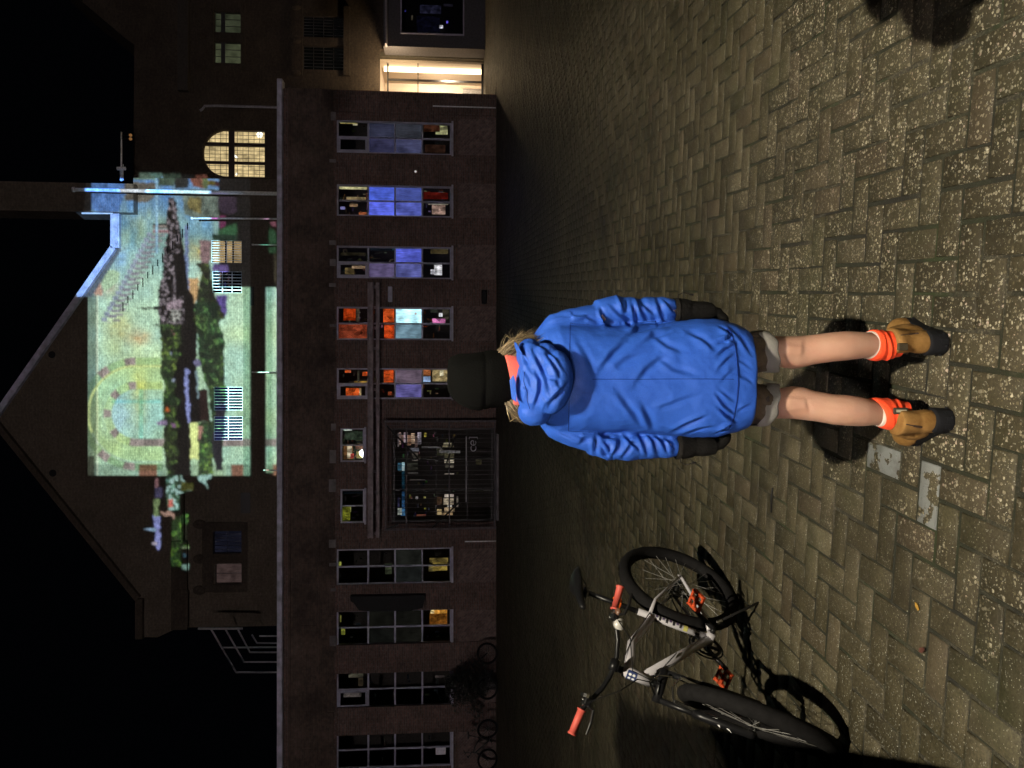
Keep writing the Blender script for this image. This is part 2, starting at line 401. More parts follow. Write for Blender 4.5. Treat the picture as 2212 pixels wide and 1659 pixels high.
mb = MB(); mb.bevbox(XL-.2, XR+.28, YF-.16, YF+.25, zt, zc, .02); mb.build('coping', M_stone, bl)
mb = MB(); fz = W(716, 829, YF).z; fz2 = W(628, 829, YF).z
mb.box(XL, XR, YF-.035, YF-.002, fz, fz2); mb.build('frieze', M_frieze, bl)
mb = MB(); mb.box(XL, XR, YF-.085, YF-.037, fz2, fz2+.07); mb.box(XL, XR, YF-.075, YF-.037, W(692, 829, YF).z, W(688, 829, YF).z)
random.seed(4)
x = XL
while x < XR-.3:
    wd = random.uniform(.5, 1.3)
    a = W(724, 829, YF).z+random.uniform(-.03, .05); mb.bevbox(x, min(x+wd-.02, XR), YF-random.uniform(.05, .075), YF-.037, a, fz+.12, .01); x += wd
mb.build('ledge', M_frieze, bl)
mb = MB()
for (ya_, yb_) in ((243, 262), (345, 352), (520, 530), (560, 575), (612, 620), (700, 706), (915, 930), (972, 1000), (1035, 1062), (1165, 1182), (1215, 1222), (1270, 1276), (1372, 1394)):
    a = rectW(713+random.uniform(-2, 3), 726, ya_, yb_, YF); mb.bevbox(a[0], a[1], YF-.084, YF-.036, a[2], a[3], .006)
parts(mb, 'concrete_patch', M_concrete, bl)
mb = MB()
for k in range(11):      # shallow raised panels in the frieze
    vy = 300+k*134; a, b, c, d = rectW(652, 684, vy-22, vy+22, YF); mb.bevbox(a, b, YF-.06, YF-.037, c, d, .008)
parts(mb, 'frieze_panel', M_frieze, bl)
# piers between the bays
allb = sorted([(a, b) for a, b, _ in wins]); mb = MB(); zl = W(727, 829, YF).z
edges = [(205, 251)]+[(allb[i][1]+3, allb[i+1][0]-7) for i in range(4)]+[(allb[i][1]+3, allb[i+1][0]-7) for i in range(5, 8)]
for a, b in edges:
    q = rectW(727, 1060, a, b, YF); mb.box(q[0], q[1], YF-.07, YF-.002, 0.0, zl-.02)
parts(mb, 'pier', M_brick, bl)
mb = MB()
for a, b, i in wins:
    q = rectW(990, 1062, a-1, b+1, YF); mb.box(q[0], q[1], YF-.022, YF-.001, .02, q[3])
parts(mb, 'herringbone_panel', M_brickh, bl)

frost_cache = {}
def frost(rgb, k=1.):
    key = (rgb, k)
    if key not in frost_cache: frost_cache[key] = emit('frosted_pane_lit', lin(rgb), k, 'frost')
    return frost_cache[key]
D = None
PANES = {1: [D, D, (46,48,66), (50,50,76), (50,52,60), (60,62,90), D, D],
         2: [D, D, (80,102,215), (98,112,238), (70,82,152), (88,98,185), D, D],
         3: [D, D, D, (88,78,112), (88,98,205), (88,92,155), D, D],
         4: [D, D, D, D, (175,225,235), (110,140,155), D, D],
         5: [D, D, D, D, (98,84,98), (100,94,155), D, D],
         8: [D, D, D, D, (30,31,28), (25,27,26), D, D], 9: [D, D, (17,17,14), (16,17,15), (18,18,15), (18,18,15), D, D],
         10: [D]*8, 11: [D]*8, 6: [D, D], 7: [D, D]}
THINGS = {1: [(735,772,262,267,(170,160,100)), (762,772,262,270,(250,240,200)), (915,950,263,284,(72,42,28)), (941,967,271,290,(165,165,120)), (918,962,312,330,(52,34,26))],
 2: [(733,792,403,409,(228,222,165)), (748,790,425,432,(170,150,110)), (755,772,440,446,(150,120,90)), (735,745,446,452,(140,140,200)), (775,792,458,468,(140,80,50)), (915,968,415,430,(92,24,18)), (933,962,443,463,(165,135,122)), (925,968,440,442,(200,190,170))],
 3: [(930,940,582,592,(235,235,245)), (938,955,572,594,(250,250,255)), (760,792,574,580,(180,150,120)), (745,765,578,592,(100,85,55)), (930,968,536,548,(78,68,44)), (735,790,545,552,(40,36,26)), (800,848,536,541,(20,26,34)), (840,850,537,540,(60,120,140))],
 4: [(742,768,665,692,(190,66,22)), (732,792,698,732,(140,62,40)), (738,760,702,728,(175,140,105)), (772,790,714,729,(255,246,228)), (770,776,664,695,(90,80,66)),(828,852,664,696,(238,98,42)), (842,852,668,680,(255,250,240)), (830,852,702,734,(232,84,34)), (838,846,704,715,(30,14,10)), (934,962,688,701,(225,130,190)), (948,956,676,684,(235,235,240)), (930,945,665,675,(60,64,56)), (955,970,668,690,(74,70,58))],
 5: [(745,758,799,805,(205,88,36)), (783,795,803,812,(232,100,44)), (765,793,823,829,(150,118,56)), (772,776,800,826,(70,66,54)), (747,776,838,860,(226,98,42)), (776,780,838,860,(230,200,150)),(829,850,799,826,(218,88,36)), (838,846,846,854,(160,80,50)), (914,930,798,811,(205,125,74)), (914,930,813,825,(175,205,252)), (934,966,797,824,(190,168,118)), (950,958,800,812,(250,240,200))],
 6: [(742,760,928,930,(220,235,215)), (745,785,932,950,(50,60,48)), (770,785,945,952,(70,74,52)), (742,762,962,992,(110,78,48)), (750,760,964,990,(205,190,160)), (768,785,962,970,(140,100,80)), (770,785,975,990,(150,140,80)), (757,764,980,990,(215,90,80))],
 7: [(738,756,1093,1124,(128,133,44)), (748,758,1094,1106,(170,172,112)), (740,785,1063,1066,(14,20,26))],
 8: [(732,737,1214,1224,(135,140,66)), (832,846,1218,1240,(56,62,46)), (928,968,1206,1214,(120,104,56)), (935,966,1216,1232,(160,138,66)), (926,940,1224,1234,(110,100,60))],
 9: [(737,745,1357,1371,(152,158,66)), (734,737,1330,1344,(120,120,60)), (816,832,1327,1348,(124,130,64)), (837,850,1326,1348,(176,176,132)), (930,966,1317,1325,(245,172,72)), (930,938,1317,1325,(255,225,160)), (928,966,1326,1349,(132,82,30))],
 10: [(753,784,1455,1463,(80,76,64)), (742,780,1498,1505,(84,78,76)), (774,784,1466,1482,(60,52,40)), (940,960,1460,1463,(70,62,60))],
 11: [(739,746,1588,1590,(70,60,44))]}
def window(i, x0, x1, y0, y1, rws):
    q = rectW(x0, x1, y0, y1, YF); fx0, fx1, fz0, fz1 = q; t = .055; ya, yb = YF+.07, YF+.15
    zs = [W(r, 829, YF).z for r in rws]; xm = (fx0+fx1)/2
    mb = MB()
    for bx in ((fx0, fx0+t, fz0, fz1), (fx1-t, fx1, fz0, fz1), (fx0+t, fx1-t, fz0, fz0+t), (fx0+t, fx1-t, fz1-t, fz1)): mb.bevbox(bx[0], bx[1], ya-.02, yb, bx[2], bx[3], .008)
    mb.bevbox(xm-.028, xm+.028, ya, yb, fz0+t, fz1-t, .006)
    for z in zs[1:-1]:
        mb.bevbox(fx0+t, xm-.028, ya, yb, z-.03, z+.03, .006); mb.bevbox(xm+.028, fx1-t, ya, yb, z-.03, z+.03, .006)
    if i in (1, 3, 5, 10):        # an opening casement in the upper pane away from the gate
        a, b = fx0+t, xm-.028; c, d = zs[1]+.03, zs[0]-t
        for bx in ((a, a+.07, c, d), (b-.07, b, c, d), (a+.07, b-.07, c, c+.07), (a+.07, b-.07, d-.07, d)): mb.bevbox(bx[0], bx[1], ya-.035, ya-.001, bx[2], bx[3], .006)
    wo = mb.build('window', M_wframe, bl)
    mb = MB(); mats = [M_glass]; k = 0
    for r in range(len(rws)-1):
        for (a, b) in ((xm, fx1-t), (fx0+t, xm)):
            kind = PANES[i][k]; k += 1
            if kind is None: mb.cur = 0
            else:
                mt = frost(kind, 1.9 if (i == 4 and kind[0] > 150) else 1.); 
                if mt not in mats: mats.append(mt)
                mb.cur = mats.index(mt)
            mb.box(a+.01, b-.01, ya+.05, ya+.058, zs[r+1]+.02, zs[r]-.02)
    mb.build('pane', mats, wo)
    mb = MB(); mb.bevbox(fx0-.04, fx1+.04, YF-.06, YF+.06, fz0-.07, fz0-.002, .01); mb.build('sill', M_stone, wo)
    # the room behind: boxes for shelves, lamps and pinned-up things, glowing in place of room light
    mb = MB(); rnd = random.Random(i*13)
    for (a, b, c, d, col) in THINGS[i]:
        Yd = YF+.5+rnd.random()*.5; u = rectW(a, b, c, d, Yd); mb.c = lin(col)
        mb.box(u[0], u[1], Yd, Yd+.05, u[2], u[3])
    nclut = {2: 70, 3: 80, 4: 60, 5: 50, 6: 70, 8: 14, 9: 10, 10: 12, 11: 8, 7: 8, 1: 14}[i]
    pal = {2: [(120,105,80),(60,50,40),(90,80,120),(110,60,40)], 3: [(70,66,54),(44,42,36),(96,80,60),(28,34,40)], 4: [(120,50,24),(70,60,50),(50,40,36),(150,140,130)],
           5: [(90,40,20),(60,56,50),(110,96,70)], 6: [(80,86,70),(120,110,96),(60,40,28),(44,50,40)]}.get(i, [(26,26,22),(34,32,26),(22,26,32)])
    for k in range(nclut):
        vx = rnd.uniform(x0+4, x1-14); vy = rnd.uniform(y0+4, y1-10); Yd = YF+1.0+rnd.random()*.8
        if rnd.random() < .5: u = rectW(vx, vx+rnd.uniform(1, 3), vy, vy+rnd.uniform(3, 12), Yd)
        else: u = rectW(vx, vx+rnd.uniform(3, 11), vy, vy+rnd.uniform(1, 3), Yd)
        mb.c = tuple(c*rnd.uniform(.4, 1.) for c in lin(rnd.choice(pal))); mb.box(max(u[0], fx0-.3), min(u[1], fx1+.3), Yd, Yd+.04, u[2], u[3])
    mb.build('room_contents', M_glow, wo, colors=True)['kind'] = 'stuff'
    mb = MB(); mb.box(fx0-.5, fx1+.5, YF+2.4, YF+2.5, fz0-.4, fz1+.3); mb.build('room_back', M_room, wo)
    return wo
for a, b, i in wins: wo = window(i, 727, 975, a, b, rows)
for a, b, i in shorts: window(i, 735, 787, a, b, [735, 787])
q = rectW(941, 963, 1618, 1633, YF)
mb = MB(); mb.box(q[0], q[1], YF+.105, YF+.108, q[2], q[3]); mb.build('paper_notice', simple('white_paper', (.8, .76, .82), .8, var=.1), wo)
# floors and dividing walls inside so nothing is seen through the building
mb = MB(); mb.box(XL+.05, XR-.05, YF+2.7, YF+2.8, 0, zt-.35); mb.box(XL+.05, XR-.05, YF+.25, YF+2.7, .0, .04); mb.build('inner_wall', M_room, bl)
# steel rail across the front
r = MB()
a, b, c, d = rectW(797, 809, 613, 1157, YF); r.bevbox(a, b, YF-.42, YF-.30, c, d, .01)
r.bevbox(a, b, YF-.48, YF-.421, d-.05, d, .005); r.bevbox(a, b, YF-.48, YF-.421, c, c+.05, .005)
a2, b2, c2, d2 = rectW(814, 822, 613, 1157, YF); r.bevbox(a2, b2, YF-.36, YF-.30, c2, d2, .01)
n_ = 12
for k in range(n_+1):
    x = a+.15+(b-a-.3)*k/n_; r.box(x-.05, x+.05, YF-.34, YF-.30, d2, c); 
for k in range(5):
    x = a+.2+(b-a-.4)*k/4; r.box(x-.03, x+.03, YF-.30, YF-.001, c2+.02, c2+.10)
r.build('canopy_rail', M_steel, bl)
q = rectW(839, 848, 620, 653, YF); mb = MB(); mb.bevbox(q[0], q[1], YF-.2, YF-.075, q[2], q[3], .02); mb.build('wall_lamp', M_wframe, bl)
q = rectW(1040, 1051, 628, 657, YF); mb = MB(); mb.bevbox(q[0], q[1], YF-.22, YF-.075, q[2], q[3], .02); mb.build('service_box', M_black, bl)
for (x0, x1, vy) in ((935, 1071, 229), (1004, 1071, 1170)):
    p = W(x0, vy, YF-.1); mb = MB(); mb.tube([(p.x, YF-.1, .02), (p.x, YF-.1, p.z)], .022, 6); mb.build('conduit', M_pipew, bl)
for (vx, vy) in ((898, 678), (898, 372)):
    p = W(vx, vy, YF); mb = MB(); mb.ell((p.x, YF-.09, p.z), (.04, .03, .04), 8, 6); mb.build('wall_stud', emit('small_light', lin((200, 195, 190)), .8), bl)
# tall dark panel between two windows
q = rectW(759, 920, 1283, 1312, YF); zz = q[2]; zt2 = q[3]
mb = MB(); mb.extr([(q[1], zz), (q[1], zt2), (q[1]-.16, zt2-.02), (q[1]-.22, zt2-.12), (q[0]+.05, zt2-.3), (q[0], zt2-.7), (q[0], zz+.5), (q[0]+.08, zz+.1), (q[1]-.1, zz+.02)][::-1], YF-.35, YF-.08)
tag(mb.build('hanging_panel', M_black), 'tall narrow black panel hung on the brick wall between two dark windows', 'wall panel')

# ------------------------------------------------------------------ the gate and the entrance behind it
gt = root('metal_gate', (W(1068, 1025, YF).x, YF-.5, 0), 'dark grille gate of thin bars with diagonal braces over the entrance', 'gate')
q = rectW(830, 1068, 908, 1143, YF-.5); gy = YF-.5
mb = MB(); mb.bevbox(q[0], q[0]+.07, gy, gy+.07, .02, q[3], .008); mb.bevbox(q[1]-.07, q[1], gy, gy+.07, .02, q[3], .008)
for z in (q[3]-.07, q[3]*.8, q[3]*.42, .06): mb.box(q[0]+.07, q[1]-.07, gy+.01, gy+.05, z, z+.05)
for s in (0, 1):
    mb.box(q[0+s]-.02, q[0+s]+.02, gy+.05, YF-.075, q[3]-.1, q[3]-.05); mb.box(q[0+s]-.02, q[0+s]+.02, gy+.05, YF-.075, .5, .55)
mb.build('gate_frame', M_steelg, gt)
mb = MB(); nb = 24
for k in range(1, nb): x = q[0]+(q[1]-q[0])*k/nb+random.uniform(-.02, .02); mb.tube([(x, gy+.03, .05), (x, gy+.03, q[3]-.05)], .0085, 5)
parts(mb, 'bar', M_steelg, gt)
mb = MB()
def diag(a, b): mb.tube([W(*a, gy), W(*b, gy)], .03, 6)
diag((836, 920), (906, 992)); diag((934, 1140), (992, 1085)); diag((860, 1133), (836, 1143)); diag((985, 940), (965, 1000))
parts(mb, 'brace', M_dark, gt)
mb = MB()
p = [W(911, 966, gy-.06), W(944, 966, gy-.06), W(951, 967, gy-.06), W(953, 972, gy-.06), W(955, 979, gy-.06)]
mb.tube(p, .03, 8); mb.tube([W(948, 975, gy-.09), W(984, 976, gy-.09)], .055, 8); mb.tube([W(985, 976, gy-.09), W(994, 976, gy-.09)], .05, 8)
mb.build('handle', M_pipew, gt)
mb = MB()
# lettering: c e ] in thin strokes on the lower rail plate
def stroke(pts, r_=.018): mb.tube([W(a, b, gy-.05) for a, b in pts], r_, 5)
def arc(cx, cy, rx, ry, a0, a1, n_=10): return [(cx+rx*math.sin(math.radians(a0+(a1-a0)*k/n_)), cy+ry*math.cos(math.radians(a0+(a1-a0)*k/n_))) for k in range(n_+1)]
stroke([(x, y) for x, y in arc(1023, 969, 5.5, 5, 120, -120)][::1]) if False else None
stroke([(1018.5, 964), (1017.2, 967), (1017.6, 971), (1020, 974), (1024, 974.3), (1027, 972), (1028.3, 968), (1027.5, 964)])
stroke([(1023, 962), (1023, 952.5), (1020, 951.5), (1017.5, 954), (1017, 957.5), (1019, 961), (1023, 962), (1027, 960), (1028, 956), (1027, 952.5)])
stroke([(1013.5, 948.5), (1013.5, 944.5), (1031.5, 944.5), (1031.5, 948.5)])
mb.build('lettering', simple('pale_letter', (.62, .6, .66), .5), gt)
mb = MB(); mb.tube([W(1007, 943, gy-.02), W(1007, 1084, gy-.02)], .012, 5); mb.build('rail', M_pipew, gt)
# the entrance recess, glazed doors and self-glowing boxes for the lit hall
mb = MB()
mb.box(gx0-.3, gx1+.3, YF+2.55, YF+2.62, 0, gz1+.2); mb.build('recess_back', M_room, bl)
mb = MB(); rnd = random.Random(5)
LT = [(859,862,935,965,(120,110,110)), (862,866,934,960,(190,160,150)), (866,872,940,952,(150,120,110)), (872,880,934,956,(210,185,195)), (880,888,940,962,(170,130,105)), (888,896,936,958,(225,190,160)),
      (896,902,942,966,(120,100,96)), (902,910,934,960,(170,160,170)), (916,921,935,944,(190,175,80)),
      (868,874,999,1008,(200,245,255)), (868,874,1009,1017,(225,250,255)), (859,868,1000,1016,(60,100,120)), (868,874,1018,1060,(28,62,78)), (868,874,1062,1100,(50,90,130)),
      (885,905,968,975,(130,130,140)), (890,903,978,984,(120,110,100)), (876,902,1000,1008,(58,58,50)), (876,902,1010,1016,(64,62,54)), (892,903,985,996,(90,86,78)),
      (958,976,956,960,(180,170,140)), (956,980,962,966,(150,140,110)), (942,958,968,984,(60,58,44)), (960,981,976,990,(118,112,86)), (960,981,992,1000,(200,190,165)), (962,980,1004,1010,(110,104,90)),
      (960,981,1023,1024.5,(190,180,165)), (880,903,1021,1022.5,(110,108,104)), (885,918,1036,1038,(90,86,80)),
      (960,980,1068,1074,(220,205,190)), (958,980,1076,1090,(235,215,185)), (966,976,1078,1084,(255,250,240)), (966,976,1092,1096,(255,248,238)), (960,982,1096,1106,(190,165,130)), (944,954,1100,1112,(235,205,150)), (955,978,1108,1113,(190,160,120)),
      (940,955,1074,1090,(80,60,44)), (986,990,1072,1096,(120,112,100)), (915,920,1073,1077,(190,185,110)), (886,890,1073,1077,(170,110,100)), (898,903,1073,1078,(200,195,190)), (916,920,1097,1100,(150,150,60)),
      (859,868,1098,1112,(190,200,190)), (866,875,1100,1114,(90,150,200)), (859,863,1075,1095,(60,60,90)), (900,920,1112,1115,(150,90,70)), (1028,1040,990,1004,(70,64,48)), (1028,1044,1055,1062,(30,26,20))]
for (a, b, c, d, col) in LT:
    Yd = YF+1.2+rnd.random()*.8; u = rectW(a, b, c, d, Yd); mb.c = tuple(v*.75 for v in lin(col)); mb.box(u[0], u[1], Yd, Yd+.04, u[2], u[3])
for k in range(60):
    vx = rnd.uniform(858, 990); vy = rnd.uniform(932, 1112); Yd = YF+2.1
    u = rectW(vx, vx+rnd.uniform(1, 4), vy, vy+rnd.uniform(2, 9), Yd); mb.c = tuple(c*rnd.uniform(.1, .7) for c in lin(rnd.choice([(90,80,70),(60,60,64),(120,100,80),(40,50,60)]))); mb.box(u[0], u[1], Yd, Yd+.04, u[2], u[3])
mb.build('hall_contents', M_glow, bl, colors=True)['kind'] = 'stuff'  # hall things emit their lit tone, no lamp shines on them
mb = MB(); t = .06
for x in (gx0+.02, gx0+(gx1-gx0)*.33, gx0+(gx1-gx0)*.66, gx1-.08): mb.box(x, x+t, YF+.18, YF+.24, 0.04, gz1-.02)
for z in (.12, 1.0, 2.1, gz1-.1): mb.box(gx0+.08, gx1-.08, YF+.185, YF+.235, z, z+.05)
dr = mb.build('entrance_door', M_dark, bl)
mb = MB(); mb.box(gx0+.03, gx1-.03, YF+.205, YF+.212, .05, gz1-.05); mb.build('pane', M_glass, dr)
a, b, _, _ = rectW(1072, 1080, 935, 1115, YF-.6); mb = MB(); mb.bevbox(a, b, YF-1.5, YF-.6, .0, .09, .015); tag(mb.build('door_step', M_concrete), 'low grey concrete step in front of the barred entrance', 'step')

# small things lying on the pavers
def leaf(vx, vy, col, sz, rot, lab):
    p = G(vx, vy); mb = MB(); n = 12; pts = []
    for k in range(n): t = 2*math.pi*k/n; r_ = 1-.25*abs(math.sin(2.5*t)); pts.append((math.cos(t)*sz*r_, math.sin(t)*sz*.55*r_))
    R_ = Matrix.Rotation(rot, 3, 'Z'); top = [p+R_ @ Vector((a, b, .006+.25*abs(b)+.1*a*a/sz)) for a, b in pts]; bot = [q-Vector((0, 0, .0012)) for q in top]
    mb.add(top+[p+Vector((0, 0, .006))]+bot+[p+Vector((0, 0, .0048))], [(i, (i+1) % n, n) for i in range(n)]+[(n+1+(i+1) % n, n+1+i, 2*n+1) for i in range(n)]+[(i, n+1+i, n+1+(i+1) % n, (i+1) % n) for i in range(n)])
    tag(mb.build('fallen_leaf', simple('dry_leaf', col, .7)), lab, 'leaf')
leaf(1985, 1310, (.36, .20, .03), .017, .8, 'small yellow fallen leaf on the pavers left of the boots')
leaf(1995, 1404, (.07, .022, .014), .020, 2.1, 'dark red-brown fallen leaf on the pavers, nearer the bottom edge')
leaf(1868, 742, (.09, .03, .02), .016, .2, 'small brown fallen leaf beside the right boot') if False else None
mb = MB(); a_, b_ = G(1671, 1054), G(1668, 1107); mb.tube([a_+Vector((0, 0, .006)), (a_+b_)/2+Vector((.002, 0, .009)), b_+Vector((0, 0, .006))], [.003, .004, .003], 6)
tag(mb.build('twig', M_black), 'thin black twig lying on the pavers between the person and the bicycle', 'twig')
# ------------------------------------------------------------------ the church behind the low building
YC = 36.0
ch = root('church', (0, YC, 0), 'tall brick church gable with light-show pictures projected across it', 'church')
def P2(vx, vy, Y=YC): p = W(vx, vy, Y); return (p.x, p.z)
# silhouette of the main gable
gab = [P2(700, 1352), P2(380, 1356), P2(372, 1362), P2(340, 1377), P2(298, 1376), P2(297, 1290), P2(-8, 906), P2(0, 885), P2(180, 640), P2(245, 537), P2(245, 459), P2(288, 459), P2(288, 384), P2(700, 384)]
CW = {'A': (457, 522, 519, 568), 'B': (459, 522, 586, 633), 'Cw': (462, 524, 836, 886), 'Dw': (462, 524, 900, 951), 'E': (461, 523, 1147, 1194), 'F': (465, 523, 1217, 1260)}
chw = []
# the gable is built as vertical strips so that the openings go through it
def gable(poly, holes, y, depth, mb):
    """front skin of a polygon with rectangular openings, by scanline strips in x"""
    xs = sorted({p[0] for p in poly} | {h[0] for h in holes} | {h[1] for h in holes})
    def spans(x):
        zz = []
        for i in range(len(poly)):
            (x1, z1), (x2, z2) = poly[i], poly[(i+1) % len(poly)]
            if (x1 - x)*(x2 - x) < 0: zz.append((z1+(z2-z1)*(x-x1)/(x2-x1), i))
        return sorted(zz)
    for a, b in zip(xs[:-1], xs[1:]):
        if b-a < 1e-5: continue
        sp = spans((a+b)/2)
        for (za, ia), (zb, ib) in zip(sp[::2], sp[1::2]):
            def zat(i, x):
                (x1, z1), (x2, z2) = poly[i], poly[(i+1) % len(poly)]; return z1+(z2-z1)*(x-x1)/(x2-x1)
            cuts = sorted([h for h in holes if h[0] <= a+1e-6 and h[1] >= b-1e-6], key=lambda h: h[2])
            lo = (zat(ia, a), zat(ia, b))
            for h in cuts: mb.add([(a, y, lo[0]), (b, y, lo[1]), (b, y, h[2]), (a, y, h[2])], [(0, 1, 2, 3)]); lo = (h[3], h[3])
            mb.add([(a, y, lo[0]), (b, y, lo[1]), (b, y, zat(ib, b)), (a, y, zat(ib, a))], [(0, 1, 2, 3)])
    for a, b, c, d in holes:
        mb.add([(a,y,c),(b,y,c),(b,y,d),(a,y,d),(a,y+depth,c),(b,y+depth,c),(b,y+depth,d),(a,y+depth,d)], [(0,4,5,1),(1,5,6,2),(2,6,7,3),(3,7,4,0)])
    n = len(poly); mb.add([(p[0], y, p[1]) for p in poly]+[(p[0], y+6, p[1]) for p in poly], [(i, (i+1) % n, (i+1) % n+n, i+n) for i in range(n)])
ch_holes = {k: rectW(*v, YC) for k, v in CW.items()}
gab2 = gab[:0:-1]+gab[:1]
gab2 = [(p[0], max(p[1], 0.0) if i not in (0,) else p[1]) for i, p in enumerate(gab2)]
gab2 = [(x, 0.0) if z < 8 else (x, z) for x, z in gab2]
mb = MB(); gable(gab2, list(ch_holes.values()), YC, .28, mb); mb.build('wall', M_church, ch, fix=False)
# raked coping on both slopes, kneelers
def slab(a, b, w0, w1, y0, y1, mb):
    a = Vector((a[0], 0, a[1])); b = Vector((b[0], 0, b[1])); t = (b-a).normalized(); n_ = Vector((-t.z, 0, t.x))
    if n_.z < 0: n_ = -n_
    pts = [a-n_*w0, b-n_*w0, b+n_*w1, a+n_*w1]; mb.extr([(p.x, p.z) for p in pts], y0, y1)
mb = MB(); slab(P2(-8, 900), P2(247, 535), .16, .10, YC-.22, YC+.5, mb)
z_ = P2(245, 500); mb.bevbox(z_[0]-.05+0, P2(245, 461)[0], YC-.22, YC+.5, P2(263, 500)[1], P2(243, 500)[1], .03) if False else None
q = rectW(243, 262, 461, 537, YC); mb.box(q[0], q[1], YC-.22, YC+.5, q[2], q[3])
mb.build('coping', M_stone, ch)
mb = MB(); slab(P2(-8, 912), P2(299, 1292), .16, .10, YC-.22, YC+.5, mb)
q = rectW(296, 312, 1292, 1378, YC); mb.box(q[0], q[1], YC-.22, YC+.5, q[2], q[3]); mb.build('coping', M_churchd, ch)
# toothed corbelling under both slopes
mb = MB()
for k in range(15):
    t = k/14.
    x_, y_ = 410-t*150, 470+t*185
    q = rectW(x_-6, x_+7, y_-2, y_+26+(k % 2)*5, YC); mb.box(q[0], q[1], YC-.012, YC-.002, q[2], q[3])
    x_, y_ = 245+t*155, 1128+t*190
    q = rectW(x_-6, x_+7, y_-22-(k % 2)*5, y_+4, YC); mb.box(q[0], q[1], YC-.012, YC-.002, q[2], q[3])
parts(mb, 'corbel', M_church, ch)
# string course, buttress lines and small openings
mb = MB(); q = rectW(372, 406, 1168, 1358, YC); mb.box(q[0], q[1], YC-.16, YC-.002, q[2], q[3])
for (a, b, c, d) in ((395, 400, 1066, 1168), (378, 410, 1272, 1352)):
    q = rectW(a, b, c, d, YC); mb.box(q[0], q[1], YC-.24, YC-.161 if c > 1200 else YC-.003, q[2], q[3])
parts(mb, 'string_course', M_churchd, ch)
mb = MB()
for (vx, vy) in ((112, 766), (114, 1022)):
    p = W(vx, vy, YC); mb.ell((p.x, YC, p.z), (.16, .03, .16), 14, 8)
parts(mb, 'vent_opening', M_black, ch)
mb = MB()
for (a, b, c, d) in ((520, 541, 1064, 1108), (541, 549, 620, 660)):
    q = rectW(a, b, c, d, YC); mb.box(q[0], q[1], YC-.02, YC-.002, q[2], q[3])
parts(mb, 'niche', M_dark, ch)
# surrounds of the dark window group on the left and of the right-hand lit group
mb = MB()
for (a, b, c, d) in ((438, 461, 1128, 1278), (523, 535, 1128, 1278), (461, 523, 1128, 1146), (461, 523, 1196, 1216), (461, 523, 1262, 1278)):
    q = rectW(a, b, c, d, YC); mb.box(q[0], q[1], YC-.10, YC-.002, q[2], q[3])
for vy in (1132, 1207, 1274):
    p = W(432, vy, YC); mb.ell((p.x, YC-.06, p.z), (.22, .1, .3), 12, 8)
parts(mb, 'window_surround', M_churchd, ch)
M_bar = simple('white_glazing_bar', (.7, .72, .78), .5)
M_bard = simple('dark_glazing_bar', (.05, .045, .05), .5)
def grid(mb, q, nx, nz, y, r_):
    for k in range(nx+1): x = q[0]+(q[1]-q[0])*k/nx; mb.box(x-r_, x+r_, y-.02, y, q[2], q[3])
    for k in range(nz+1): z = q[2]+(q[3]-q[2])*k/nz; mb.box(q[0], q[1], y-.043, y-.021, z-r_, z+r_)
SPEC = {'A': (9, 2, M_bar, (176, 152, 108), 1.), 'B': (7, 3, M_bar, None, 1.), 'Cw': (8, 2, M_bar, (26, 34, 60), 1.), 'Dw': (8, 2, M_bar, (38, 44, 86), 1.), 'E': (6, 2, M_bard, (20, 21, 32), 1.), 'F': (2, 1, M_bard, (62, 50, 48), 1.)}
for k, q in ch_holes.items():
    nx, nz, bm_, col, st = SPEC[k]
    mb = MB(); grid(mb, q, nx, nz, YC+.06, 0.013 if k in ('Cw', 'Dw', 'B') else .012); fr = mb.build('window', bm_, ch)
    mb = MB(); mb.box(q[0], q[1], YC+.22, YC+.23, q[2], q[3])
    mb.build('pane', emit('church_window_lit', lin(col), st, 'frost') if col else M_glass, fr)
    if k == 'A':
        mb = MB()
        for vx in (486, 502): u = rectW(vx-1.5, vx+1.5, 519, 568, YC); mb.box(u[0], u[1], YC+.10, YC+.14, u[2], u[3])
        mb.build('curtain_rail', M_black, fr)
    if k == 'B':
        mb = MB(); rnd = random.Random(3)
        for _ in range(18):
            vx = rnd.uniform(462, 505); vy = rnd.uniform(588, 628); u = rectW(vx, vx+2.5, vy, vy+rnd.uniform(3, 14), YC+.6)
            mb.c = lin(rnd.choice([(120,90,80),(60,60,130),(80,70,90),(150,130,120)])); mb.box(u[0], u[1], YC+.6, YC+.62, u[2], u[3])
        mb.build('room_contents', M_glow, fr, colors=True)['kind'] = 'stuff'  # contents emit their own colour instead of being lit
# chimney shaft
mb = MB(); q = rectW(-120, 288, 389, 459, YC-.5); mb.box(q[0], q[1], YC-.5, YC+1.2, q[2], q[3]); mb.build('chimney', M_church, ch)
# right wing with a second gable
YW = 37.0
rw = root('church_wing', (14, YW, 0), 'dark brick wing of the church with an arched lit window, right of the projection', 'church wing')
poly = [P2(760, 384, YW), P2(288, 384, YW), P2(290, 97, YW), P2(270, 82, YW), P2(185, 10, YW), P2(60, -90, YW), P2(60, -330, YW), P2(760, -330, YW)]
poly = [(x, 0.0) if z < 8 else (x, z) for x, z in poly][::-1]
WW = {'G': (463, 521, 25, 71), 'Hh': (463, 521, 90, 137), 'I': (655, 742, 33, 82), 'J': (655, 742, 98, 152)}
hs = {k: rectW(*v, YW) for k, v in WW.items()}
hs['arch'] = rectW(438, 583, 279, 383, YW)
lob = rectW(820, 1046, 106, 330, YW)
mb = MB(); gable(poly, list(hs.values())+[(lob[0], lob[1], 0.001, lob[3])], YW, .3, mb); mb.build('wall', M_churchd, rw, fix=False)
